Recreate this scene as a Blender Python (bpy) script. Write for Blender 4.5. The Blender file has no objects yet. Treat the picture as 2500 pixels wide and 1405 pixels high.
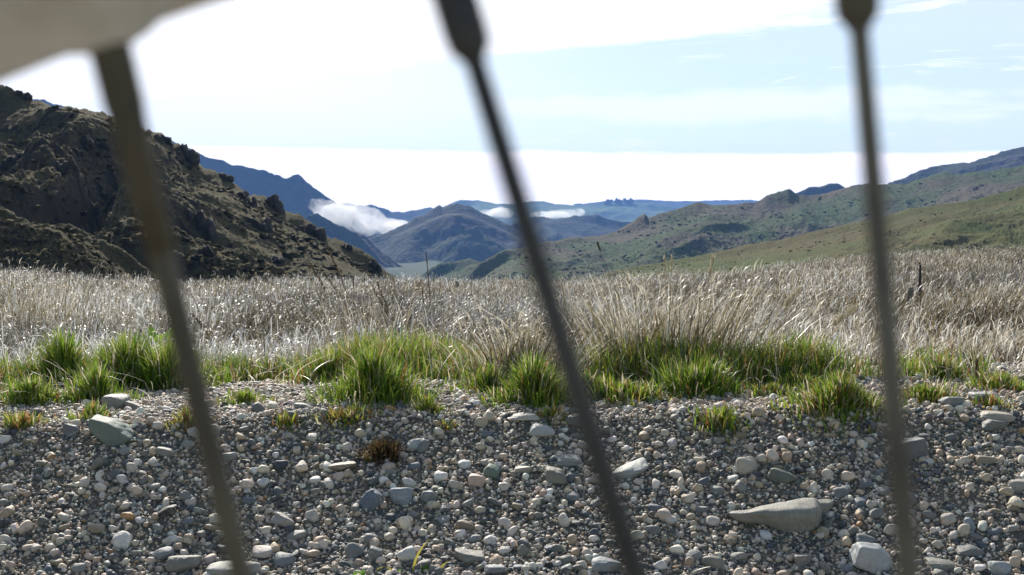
import bpy, bmesh, math, random
import numpy as np
from mathutils import Vector, Matrix

random.seed(7)
RNG = np.random.default_rng(7)
R = math.radians
S = bpy.context.scene

# ------------------------------------------------------------------ camera, world, sun, exposure
F = 3000.0                       # focal length in photo pixels (photo 2500 x 1405)
HC = 0.60                        # camera height
PITCH = math.atan((702.5 - 560) / F)
cam_d = bpy.data.cameras.new('camera')
cam = bpy.data.objects.new('camera', cam_d)
S.collection.objects.link(cam)
S.camera = cam
cam.location = (0, 0, HC)
cam.rotation_euler = (math.pi / 2 - PITCH, 0, 0)
cam_d.sensor_width = 36
cam_d.lens = 36 * F / 2500
cam_d.clip_start = 0.005
cam_d.clip_end = 40000
cam_d.dof.use_dof = True
cam_d.dof.focus_distance = 3.6
cam_d.dof.aperture_fstop = 22

SUN_AZ, SUN_EL = R(-16), R(32)
sv = Vector((math.sin(SUN_AZ) * math.cos(SUN_EL), math.cos(SUN_AZ) * math.cos(SUN_EL), math.sin(SUN_EL)))
sd = bpy.data.lights.new('sun', 'SUN')
sd.energy = 5.0
sd.angle = R(0.5)
sd.color = (1.0, 0.94, 0.84)
sun = bpy.data.objects.new('sun', sd)
S.collection.objects.link(sun)
sun.rotation_euler = sv.to_track_quat('Z', 'Y').to_euler()
S.view_settings.view_transform = 'Standard'
S.view_settings.look = 'None'
S.view_settings.exposure = 0.45
S.view_settings.gamma = 1
S.cycles.use_denoising = True
S.cycles.max_bounces = 8
S.cycles.diffuse_bounces = 2
S.cycles.glossy_bounces = 2
S.cycles.transmission_bounces = 4
S.cycles.volume_bounces = 2
S.cycles.transparent_max_bounces = 16
S.cycles.sample_clamp_indirect = 4


class NT:
    """small helper to write node trees"""
    def __init__(s, tree):
        s.t = tree
        s.t.nodes.clear()

    def n(s, typ, **kw):
        nd = s.t.nodes.new(typ)
        for k, v in kw.items():
            setattr(nd, k, v)
        return nd

    def link(s, a, b):
        s.t.links.new(a, b)

    def put(s, sock, v):
        if isinstance(v, bpy.types.NodeSocket):
            s.link(v, sock)
        elif v is not None:
            sock.default_value = v

    def math(s, op, a, b=None, c=None, clamp=False):
        nd = s.n('ShaderNodeMath', operation=op, use_clamp=clamp)
        s.put(nd.inputs[0], a)
        if b is not None:
            s.put(nd.inputs[1], b)
        if c is not None:
            s.put(nd.inputs[2], c)
        return nd.outputs[0]

    def step(s, v, a, b):
        nd = s.n('ShaderNodeMapRange', interpolation_type='SMOOTHSTEP')
        s.put(nd.inputs[0], v)
        s.put(nd.inputs[1], a)
        s.put(nd.inputs[2], b)
        return nd.outputs[0]

    def noise(s, vec, scale, detail=4, rough=.55, dist=0.0):
        nd = s.n('ShaderNodeTexNoise')
        if vec is not None:
            s.link(vec, nd.inputs['Vector'])
        nd.inputs['Scale'].default_value = scale
        nd.inputs['Detail'].default_value = detail
        nd.inputs['Roughness'].default_value = rough
        nd.inputs['Distortion'].default_value = dist
        return nd.outputs['Fac']

    def mix(s, f, a, b):
        nd = s.n('ShaderNodeMix', data_type='RGBA')
        s.put(nd.inputs[0], f)
        s.put(nd.inputs[6], a)
        s.put(nd.inputs[7], b)
        return nd.outputs[2]


def c4(c):
    return (c[0], c[1], c[2], 1.0)


w = bpy.data.worlds.new('World')
S.world = w
w.use_nodes = True
t = NT(w.node_tree)
sky = t.n('ShaderNodeTexSky', sky_type='NISHITA', sun_disc=False)
sky.sun_elevation = SUN_EL
sky.sun_rotation = SUN_AZ
sky.altitude = 600
sky.air_density = 1.0
sky.dust_density = 0.15
sky.ozone_density = 1.5
co = t.n('ShaderNodeTexCoord').outputs['Generated']
sep = t.n('ShaderNodeSeparateXYZ')
t.link(co, sep.inputs[0])
el = t.math('ARCSINE', sep.outputs[2])
az = t.math('ARCTAN2', sep.outputs[0], sep.outputs[1])
cb = t.n('ShaderNodeCombineXYZ')
t.link(az, cb.inputs[0])
t.link(el, cb.inputs[1])


def skynoise(sx, sy, detail, rough, off=0.0, dist=0.0):
    m = t.n('ShaderNodeMapping')
    t.link(cb.outputs[0], m.inputs[0])
    m.inputs['Scale'].default_value = (sx, sy, 1)
    m.inputs['Location'].default_value = (off, off * .7, off)
    return t.noise(m.outputs[0], 1.0, detail, rough, dist)


# low white bank along the horizon with a thin soft top
e1 = t.math('ADD', el, t.math('MULTIPLY', skynoise(9, 60, 5, .6, 3.1), -0.010))
e1 = t.math('ADD', e1, t.math('MULTIPLY', az, 0.012))
bank = t.math('SUBTRACT', 1.0, t.step(e1, 0.0545, 0.0595))
# big cloud deck, upper left, its edge rising to the right
e2 = t.math('SUBTRACT', el, t.math('MULTIPLY', az, 0.13))
e2 = t.math('ADD', e2, t.math('MULTIPLY', t.math('SUBTRACT', skynoise(5, 28, 6, .62, 7.7, .4), .5), 0.050))
deck = t.step(e2, 0.126, 0.143)
left = t.math('MULTIPLY', t.step(t.math('MULTIPLY', az, -1.0), 0.0, 0.12), t.step(el, 0.095, 0.150))
left = t.math('MULTIPLY', left, t.step(skynoise(4, 34, 6, .6, 12.0, .3), .30, .55))
# drawn-out streaks between them
st = t.step(skynoise(6, 40, 8, .66, 21.4, 1.2), .45, .68)
elw = t.math('ADD', el, t.math('MULTIPLY', t.math('SUBTRACT', skynoise(7, 22, 6, .62, 55.0, .8), .5), .045))
belt = t.math('MULTIPLY', t.step(elw, 0.074, 0.094), t.math('SUBTRACT', 1.0, t.step(elw, 0.102, 0.124)))
belt = t.math('MULTIPLY', belt, t.step(skynoise(2.5, 40, 6, .6, 30.4, .3), .30, .56))
high = t.math('MULTIPLY', t.step(el, 0.20, 0.5), t.step(skynoise(2.2, 3.5, 6, .6, 2.2, .5), .38, .6))
m = t.math('MAXIMUM', bank, deck)
m = t.math('MAXIMUM', m, left)
m = t.math('MAXIMUM', m, t.math('MULTIPLY', st, .75))
m = t.math('MAXIMUM', m, t.math('MULTIPLY', belt, .7))
thin = t.math('MULTIPLY_ADD', skynoise(3, 16, 4, .5, 41.0), .34, .18)      # thin veil, limited below to the front sky
thin = t.math('ADD', thin, t.math('MULTIPLY', t.step(t.math('MULTIPLY', az, -1.0), -.12, .22), .42))
front = t.step(sep.outputs[1], .15, .75)  # cloud only ahead; unseen rear sky shaped darker to weaken the fill
thin = t.math('MULTIPLY', thin, front)
m = t.math('MULTIPLY', m, front)
m = t.math('MAXIMUM', m, thin)
m = t.math('MAXIMUM', m, t.math('MULTIPLY', t.math('MULTIPLY', high, .55), front))
below = t.step(el, -0.02, 0.0)
skyc = t.n('ShaderNodeMix', data_type='RGBA', blend_type='MULTIPLY')
skyc.inputs[0].default_value = 1
t.link(sky.outputs[0], skyc.inputs[6])
skyc.inputs[7].default_value = (0.095, 0.093, 0.086, 1)
SKYMIX = t.mix(m, skyc.outputs[2], (1.05, 1.05, 1.04, 1))
SKYMIX = t.mix(t.math('MULTIPLY', bank, front), SKYMIX, (1.55, 1.42, 1.32, 1))
bg = t.n('ShaderNodeBackground')
t.link(SKYMIX, bg.inputs[0])
bg.inputs[1].default_value = 1.0
wo = t.n('ShaderNodeOutputWorld')
t.link(bg.outputs[0], wo.inputs[0])

# ------------------------------------------------------------------ pixel <-> world
CP, SP = math.cos(PITCH), math.sin(PITCH)


def ray(px, py):
    cx, cy = (px - 1250) / F, (702.5 - py) / F
    return np.array([cx, CP + cy * SP, -SP + cy * CP])


def at(px, py, Y):
    d = ray(px, py)
    k = Y / d[1]
    return Vector((d[0] * k, Y, HC + d[2] * k))


def slope_of_row(py):            # downward slope (m per m) of the sight line at a photo row
    return np.tan(np.arctan((np.asarray(py, float) - 702.5) / F) + PITCH)


# ------------------------------------------------------------------ noise (numpy)
def _hash(ix, iy, iz, seed):
    h = (ix.astype(np.int64) * 374761393 + iy.astype(np.int64) * 668265263 + iz.astype(np.int64) * 2147483647 + seed * 974711) & 0xFFFFFFFF
    h = ((h ^ (h >> 13)) * 1274126177) & 0xFFFFFFFF
    h = ((h ^ (h >> 16)) * 2246822519) & 0xFFFFFFFF
    h = h ^ (h >> 15)
    return (h & 0xFFFFFF) / float(0xFFFFFF)


def vnoise(x, y, z=0.0, seed=0):
    x, y, z = np.broadcast_arrays(np.asarray(x, float), np.asarray(y, float), np.asarray(z, float))
    ix, iy, iz = np.floor(x), np.floor(y), np.floor(z)
    fx, fy, fz = x - ix, y - iy, z - iz
    ux, uy, uz = [f * f * f * (f * (f * 6 - 15) + 10) for f in (fx, fy, fz)]
    r = 0
    for dx in (0, 1):
        for dy in (0, 1):
            for dz in (0, 1):
                wgt = (ux if dx else 1 - ux) * (uy if dy else 1 - uy) * (uz if dz else 1 - uz)
                r = r + wgt * _hash(ix + dx, iy + dy, iz + dz, seed)
    return r * 2 - 1


def fbm(x, y, z=0.0, octv=4, seed=0, gain=.5):
    r, a = 0, 1.0
    for o in range(octv):
        r = r + a * vnoise(np.asarray(x) * 2 ** o + o * 17.3, np.asarray(y) * 2 ** o + o * 5.1, np.asarray(z) * 2.0 ** o, seed + o)
        a *= gain
    return r


def ridged(x, y, octv=4, seed=0, gain=.5):
    r, a = 0, 1.0
    for o in range(octv):
        r = r + a * (1 - 2 * np.sqrt(vnoise(np.asarray(x) * 2 ** o + o * 3.7, np.asarray(y) * 2 ** o + o * 9.2, 0, seed + o) ** 2 + .008))
        a *= gain
    return r


def sstep(a, b, v):
    q = np.clip((v - a) / (b - a), 0, 1)
    return q * q * (3 - 2 * q)


def pchip(xs, ys):
    xs, ys = np.array(xs, float), np.array(ys, float)
    h = np.diff(xs)
    d = np.diff(ys) / h
    m = np.zeros_like(xs)
    for i in range(1, len(xs) - 1):
        m[i] = 0 if d[i - 1] * d[i] <= 0 else 2 * d[i - 1] * d[i] / (d[i - 1] + d[i])
    m[0], m[-1] = d[0], d[-1]

    def f(v):
        v = np.clip(np.asarray(v, float), xs[0], xs[-1])
        i = np.clip(np.searchsorted(xs, v) - 1, 0, len(xs) - 2)
        q = (v - xs[i]) / h[i]
        return ((1 + 2 * q) * (1 - q) ** 2 * ys[i] + q * (1 - q) ** 2 * h[i] * m[i]
                + q * q * (3 - 2 * q) * ys[i + 1] + q * q * (q - 1) * h[i] * m[i + 1])
    return f


# ------------------------------------------------------------------ object helpers
def np_mesh(name, V, faces, mat=None, smooth=True, col=None, parent=None):
    """faces: (M,3) or (M,4) int array; col: per-vertex RGB"""
    V = np.asarray(V, np.float32)
    faces = np.asarray(faces, np.int32)
    k = faces.shape[1]
    me = bpy.data.meshes.new(name)
    me.vertices.add(len(V))
    me.vertices.foreach_set('co', V.ravel())
    me.loops.add(faces.size)
    me.loops.foreach_set('vertex_index', faces.ravel())
    me.polygons.add(len(faces))
    me.polygons.foreach_set('loop_start', np.arange(0, faces.size, k, dtype=np.int32))
    me.polygons.foreach_set('loop_total', np.full(len(faces), k, np.int32))
    if smooth:
        me.polygons.foreach_set('use_smooth', np.ones(len(faces), bool))
    if col is not None:
        a = me.color_attributes.new('Col', 'FLOAT_COLOR', 'POINT')
        c = np.ones((len(V), 4), np.float32)
        c[:, :3] = col
        a.data.foreach_set('color', c.ravel())
    me.update(calc_edges=True)
    me.validate()
    if mat is not None:
        me.materials.append(mat)
    o = bpy.data.objects.new(name, me)
    S.collection.objects.link(o)
    if parent is not None:
        o.parent = parent
    return o


def tag(o, label=None, cat=None, group=None, kind=None):
    for k, v in (('label', label), ('category', cat), ('group', group), ('kind', kind)):
        if v:
            o[k] = v
    return o


def empty(name, loc, label, cat, group=None):
    o = bpy.data.objects.new(name, None)
    S.collection.objects.link(o)
    o.location = loc
    o.empty_display_size = .1
    return tag(o, label, cat, group)


def grid_faces(nr, nc):
    i = np.arange(nr * nc).reshape(nr, nc)
    return np.stack([i[:-1, :-1], i[:-1, 1:], i[1:, 1:], i[1:, :-1]], -1).reshape(-1, 4)


_ico = {}


def ico(sub):
    if sub not in _ico:
        bm = bmesh.new()
        bmesh.ops.create_icosphere(bm, subdivisions=sub, radius=1)
        bm.verts.ensure_lookup_table()
        V = np.array([v.co[:] for v in bm.verts])
        Fc = np.array([[v.index for v in f.verts] for f in bm.faces])
        bm.free()
        _ico[sub] = (V, Fc)
    return _ico[sub]


class Parts:
    """collects vertex / face arrays into one mesh"""
    def __init__(s):
        s.V, s.Fq, s.C, s.n = [], [], [], 0

    def add(s, V, Fc, col=None):
        V = np.asarray(V, float)
        Fc = np.asarray(Fc)
        if Fc.shape[1] == 3:
            Fc = np.concatenate([Fc, Fc[:, 2:3]], 1)
        s.V.append(V)
        s.Fq.append(Fc + s.n)
        s.C.append(np.broadcast_to(np.array(col if col is not None else (1, 1, 1), float), (len(V), 3)))
        s.n += len(V)

    def build(s, name, mat, parent=None, smooth=True, origin=None):
        V = np.concatenate(s.V)
        Fq = np.concatenate(s.Fq)
        C = np.concatenate(s.C)
        if origin is not None:
            V = V - np.array(origin)
        tri = Fq[:, 2] == Fq[:, 3]
        me = bpy.data.meshes.new(name)
        me.vertices.add(len(V))
        me.vertices.foreach_set('co', V.astype(np.float32).ravel())
        tot = np.where(tri, 3, 4).astype(np.int32)
        flat = Fq.ravel()
        keep = np.ones(Fq.shape, bool)
        keep[tri, 3] = False
        loops = flat[keep.ravel()].astype(np.int32)
        me.loops.add(len(loops))
        me.loops.foreach_set('vertex_index', loops)
        me.polygons.add(len(Fq))
        me.polygons.foreach_set('loop_start', np.concatenate([[0], np.cumsum(tot)[:-1]]).astype(np.int32))
        me.polygons.foreach_set('loop_total', tot)
        if smooth:
            me.polygons.foreach_set('use_smooth', np.ones(len(Fq), bool))
        a = me.color_attributes.new('Col', 'FLOAT_COLOR', 'POINT')
        c = np.ones((len(V), 4), np.float32)
        c[:, :3] = C
        a.data.foreach_set('color', c.ravel())
        me.update(calc_edges=True)
        me.validate()
        if mat is not None:
            me.materials.append(mat)
        o = bpy.data.objects.new(name, me)
        S.collection.objects.link(o)
        if parent is not None:
            o.parent = parent
        if origin is not None:
            o.location = origin
        return o


def tube(pts, rad, nseg=12, cap=True):
    """verts, faces of a tube through pts with radii"""
    P = np.array([tuple(p) for p in pts], float)
    rad = np.broadcast_to(np.asarray(rad, float), (len(P),))
    T = np.gradient(P, axis=0)
    T /= np.linalg.norm(T, axis=1, keepdims=True) + 1e-12
    up = np.array([0, 1, 0.]) if abs(T[0][1]) < .9 else np.array([1., 0, 0])
    V = []
    for p, tt, r in zip(P, T, rad):
        a = np.cross(tt, up)
        a /= np.linalg.norm(a)
        b = np.cross(tt, a)
        ang = np.arange(nseg) * 2 * math.pi / nseg
        V.append(p + r * (np.cos(ang)[:, None] * a + np.sin(ang)[:, None] * b))
    V = np.concatenate(V)
    Fq = []
    for i in range(len(P) - 1):
        for j in range(nseg):
            k = (j + 1) % nseg
            Fq.append((i * nseg + j, i * nseg + k, (i + 1) * nseg + k, (i + 1) * nseg + j))
    if cap:
        n = len(V)
        V = np.concatenate([V, P[:1], P[-1:]])
        for j in range(nseg):
            k = (j + 1) % nseg
            Fq.append((n, k, j, j))
            Fq.append((n + 1, (len(P) - 1) * nseg + j, (len(P) - 1) * nseg + k, (len(P) - 1) * nseg + k))
    return V, np.array(Fq)


def ring_sweep(prof, Rw, n=160, a0=0, a1=2 * math.pi):
    """sweep a closed (radial, y) profile round the wheel axis (the y axis)"""
    prof = np.array(prof)
    a = np.linspace(a0, a1, n, endpoint=False)
    r = Rw + prof[:, 0]
    V = np.stack([np.sin(a)[:, None] * r, np.broadcast_to(prof[:, 1], (n, len(prof))), np.cos(a)[:, None] * r], -1).reshape(-1, 3)
    m_ = len(prof)
    Fq = []
    for i in range(n):
        for j in range(m_):
            k, l = (i + 1) % n, (j + 1) % m_
            Fq.append((i * m_ + j, k * m_ + j, k * m_ + l, i * m_ + l))
    return V, np.array(Fq)


# ------------------------------------------------------------------ materials
def new_mat(name):
    m_ = bpy.data.materials.new(name)
    m_.use_nodes = True
    t_ = NT(m_.node_tree)
    out = t_.n('ShaderNodeOutputMaterial')
    return m_, t_, out


def princ(t_, out, col, rough=.8, spec=.3, metal=0.0):
    p = t_.n('ShaderNodeBsdfPrincipled')
    t_.put(p.inputs['Base Color'], col if isinstance(col, bpy.types.NodeSocket) else c4(col))
    t_.put(p.inputs['Roughness'], rough)
    t_.put(p.inputs['Specular IOR Level'], spec)
    t_.put(p.inputs['Metallic'], metal)
    t_.link(p.outputs[0], out.inputs[0])
    return p


def bump(t_, p, h, strength, dist):
    b = t_.n('ShaderNodeBump')
    b.inputs['Strength'].default_value = strength
    b.inputs['Distance'].default_value = dist
    t_.link(h, b.inputs['Height'])
    t_.link(b.outputs[0], p.inputs['Normal'])


def attr(t_):
    a = t_.n('ShaderNodeAttribute', attribute_name='Col')
    return a.outputs['Color']


def geo(t_):
    return t_.n('ShaderNodeNewGeometry').outputs['Position']


def mat_stone():
    m_, t_, out = new_mat('stone')
    g = t_.n('ShaderNodeTexCoord').outputs['Object']
    n1 = t_.noise(geo(t_), 90, 5, .65)
    n2 = t_.noise(geo(t_), 420, 3, .6)
    k = t_.math('MULTIPLY_ADD', n1, .55, .72)
    k = t_.math('MULTIPLY', k, t_.math('MULTIPLY_ADD', n2, .3, .85))
    mx = t_.n('ShaderNodeMix', data_type='RGBA', blend_type='MULTIPLY')
    mx.inputs[0].default_value = 1
    t_.link(attr(t_), mx.inputs[6])
    cc = t_.n('ShaderNodeCombineColor')
    for i in range(3):
        t_.link(k, cc.inputs[i])
    t_.link(cc.outputs[0], mx.inputs[7])
    v = t_.math('ABSOLUTE', t_.math('SUBTRACT', t_.noise(geo(t_), 16, 4, .6, 1.5), .5))
    vein = t_.math('MULTIPLY', t_.math('SUBTRACT', 1.0, t_.step(v, .004, .014)), t_.step(t_.noise(geo(t_), 5, 2), .5, .6))
    speck = t_.step(t_.noise(geo(t_), 900, 2, .5), .62, .70)
    col = t_.mix(t_.math('MULTIPLY', vein, .35), mx.outputs[2], (.6, .57, .52, 1))
    col = t_.mix(t_.math('MULTIPLY', speck, .45), col, (.07, .065, .06, 1))
    dirt = t_.math('MULTIPLY', t_.step(t_.noise(geo(t_), 38, 5, .7), .54, .70), .45)
    col = t_.mix(dirt, col, (.25, .21, .155, 1))
    p = princ(t_, out, col, .6, .4)
    bump(t_, p, t_.math('ADD', n2, t_.math('MULTIPLY', n1, 1.5)), .45, .003)
    return m_


def mat_leaf(name, trans=.4, rough=.4, spec=.5):
    m_, t_, out = new_mat(name)
    p = t_.n('ShaderNodeBsdfPrincipled')
    col = attr(t_)
    t_.link(col, p.inputs['Base Color'])
    p.inputs['Roughness'].default_value = rough
    p.inputs['Specular IOR Level'].default_value = spec
    tr = t_.n('ShaderNodeBsdfTranslucent')
    t_.link(col, tr.inputs[0])
    mx = t_.n('ShaderNodeMixShader')
    mx.inputs[0].default_value = trans
    t_.link(p.outputs[0], mx.inputs[1])
    t_.link(tr.outputs[0], mx.inputs[2])
    t_.link(mx.outputs[0], out.inputs[0])
    return m_


def mat_hill(name, ca, cb_, cc_, big, small, bump_d, th=(.40, .60), th2=(.55, .72), rock=None):
    """ca / cb_ mixed in broad patches, cc_ in small clumps of scrub"""
    m_, t_, out = new_mat(name)
    g = geo(t_)
    n1 = t_.noise(g, 1 / big, 6, .62, .3)
    n2 = t_.noise(g, 1 / small, 5, .68, .2)
    n3 = t_.noise(g, 5 / small, 3, .7)
    c = t_.mix(t_.step(n1, th[0], th[1]), c4(ca), c4(cb_))
    c = t_.mix(t_.step(n2, th2[0], th2[1]), c, c4(cc_))
    if rock:
        gn = t_.n('ShaderNodeNewGeometry').outputs['True Normal']
        sx_ = t_.n('ShaderNodeSeparateXYZ')
        t_.link(gn, sx_.inputs[0])
        steep = t_.step(t_.math('ADD', sx_.outputs[2], t_.math('MULTIPLY', n2, .25)), 0.72, .48)
        c = t_.mix(steep, c, c4(rock))
    mx = t_.n('ShaderNodeMix', data_type='RGBA', blend_type='MULTIPLY')
    mx.inputs[0].default_value = 1
    t_.link(c, mx.inputs[6])
    k = t_.math('MULTIPLY_ADD', n3, 1.3, .35)
    cc2 = t_.n('ShaderNodeCombineColor')
    for i in range(3):
        t_.link(k, cc2.inputs[i])
    t_.link(cc2.outputs[0], mx.inputs[7])
    p = princ(t_, out, mx.outputs[2], .95, .1)
    bump(t_, p, t_.math('ADD', n2, t_.math('MULTIPLY', n3, .6)), .9, bump_d)
    return m_


def mat_plain(name, col, rough=.7, spec=.3, metal=0., nscale=0, namp=.3, bd=0.0):
    m_, t_, out = new_mat(name)
    if nscale:
        n1 = t_.noise(geo(t_), nscale, 5, .6)
        c = t_.mix(n1, c4([v * (1 - namp) for v in col]), c4([min(1, v * (1 + namp)) for v in col]))
        p = princ(t_, out, c, rough, spec, metal)
        if bd:
            bump(t_, p, n1, .8, bd)
    else:
        princ(t_, out, col, rough, spec, metal)
    return m_


M_STONE = mat_stone()
M_DRY = mat_leaf('dry_grass', .30, .46, .6)
M_GREEN = mat_leaf('green_grass', .50, .45, .4)
M_STALK = mat_leaf('grass_stalk', .2, .5, .4)
M_BARK = mat_plain('weathered_wood', (.22, .19, .15), .9, .2, 0, 40, .5, .01)
M_WIRE = mat_plain('old_wire', (.10, .10, .10), .8, .2, 0)
M_ROCK = mat_plain('schist_rock', (.060, .052, .042), .9, .2, 0, 2.2, .7, .5)

# ------------------------------------------------------------------ the ground
near_prof = pchip([-4, .13, 1.0, 1.7, 2.2, 2.45, 2.7, 2.88, 2.99, 3.2, 3.6, 3.9, 4.2, 4.7, 5.2],
                  [0, 0, -.02, -.14, -.165, -.10, .01, .098, .150, .158, .150, .128, .06, -.10, -.14])
TOPX = [-600, -400, 0, 120, 300, 420, 800, 1000, 1300, 1430, 1600, 1760, 1900, 2000, 2100, 2200, 2350, 2500, 2900, 3100]
TOPR = [655, 655, 664, 672, 688, 691, 686, 684, 692, 685, 674, 664, 645, 634, 626, 614, 605, 600, 588, 584]


def field_edge(px):
    return np.interp(px, [-400, 0, 1250, 1700, 2100, 2500, 2900], [19, 20, 24, 29, 37, 45, 50])


def gz(x, Y):
    x, Y = np.broadcast_arrays(np.asarray(x, float), np.asarray(Y, float))
    Yl = Y + .075 * fbm(x * 1.3, 0 * x, 0, 3, 61) * sstep(2.2, 2.7, Y) * (1 - sstep(3.2, 3.6, Y))    # ragged lip of the bank
    near = near_prof(np.minimum(Yl, 5.2))
    side = .020 * np.clip(x, -3, 3) * sstep(1.2, 2.6, Y) * (1 - sstep(4, 7, Y))
    near = near + side + .012 * fbm(x * 1.7, Y * 1.7, 0, 3, 5) * sstep(1, 2, Y)
    px = 1250 + F * x / np.maximum(Y, 3.0)
    Yc = field_edge(px)
    zc = HC - Yc * slope_of_row(np.interp(px, TOPX, TOPR)) - .20
    f = np.clip((Y - 4.7) / (Yc - 4.7), 0, 1)
    zf = -.12 + (zc + .12) * f + (.05 * fbm(x * .55, Y * .55, 0, 3, 9)) * sstep(4.6, 6, Y)
    d = np.maximum(Y - Yc, 0)
    zb = zf - .42 * d * d / (d + 25)
    floor = np.interp(Y, [0, 600, 1500, 12000], [-62, -64, -66, -30]) + 9 * fbm(x / 160, Y / 260, 0, 4, 3)
    zb = np.maximum(zb, floor)
    k = sstep(4.3, 4.9, Y)
    return near * (1 - k) + zb * k


def ground_hit(px, py, lo=1.2, hi=60):
    d = ray(px, py)
    Y = np.concatenate([np.arange(lo, 6, .004), np.arange(6, hi, .03)])
    k = Y / d[1]
    below_ = HC + d[2] * k <= gz(d[0] * k, Y)
    i = int(np.argmax(below_)) if below_.any() else len(Y) - 1
    return float(d[0] * k[i]), float(Y[i])


def mat_ground():
    m_, t_, out = new_mat('ground_soil')
    g = geo(t_)
    n1 = t_.noise(g, 260, 4, .7)
    n2 = t_.noise(g, 14, 4, .6)
    k = t_.math('MULTIPLY', t_.math('MULTIPLY_ADD', n1, 1.2, .4), t_.math('MULTIPLY_ADD', n2, .5, .75))
    mx = t_.n('ShaderNodeMix', data_type='RGBA', blend_type='MULTIPLY')
    mx.inputs[0].default_value = 1
    t_.link(attr(t_), mx.inputs[6])
    cc = t_.n('ShaderNodeCombineColor')
    for i in range(3):
        t_.link(k, cc.inputs[i])
    t_.link(cc.outputs[0], mx.inputs[7])
    p = princ(t_, out, mx.outputs[2], .95, .15)
    bump(t_, p, n1, .8, .004)
    return m_


rows = np.concatenate([np.arange(-4, 1.5, .1), np.arange(1.5, 5.2, .025), 5.2 * (8700 / 5.2) ** (np.linspace(0, 1, 260))])
ta = np.tan(np.linspace(-R(50), R(50), 420))
GY = np.repeat(rows[:, None], len(ta), 1)
GX = ta[None, :] * (np.maximum(rows, -3.4)[:, None] + 4.5)
GZ = gz(GX, GY)
sand, soil, valley = np.array([.21, .185, .145]), np.array([.08, .062, .038]), np.array([.026, .052, .016])
k1 = sstep(3.75, 4.2, GY)[..., None]
k2 = sstep(60, 200, GY)[..., None]
gc = sand * (1 - k1) + soil * k1
gc = gc * (1 - k2) + valley * k2
tag(np_mesh('ground', np.stack([GX, GY, GZ], -1).reshape(-1, 3), grid_faces(len(rows), len(ta)), mat_ground(), True, gc.reshape(-1, 3)), kind='structure')


# ------------------------------------------------------------------ hills
HILLS = {}


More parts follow.
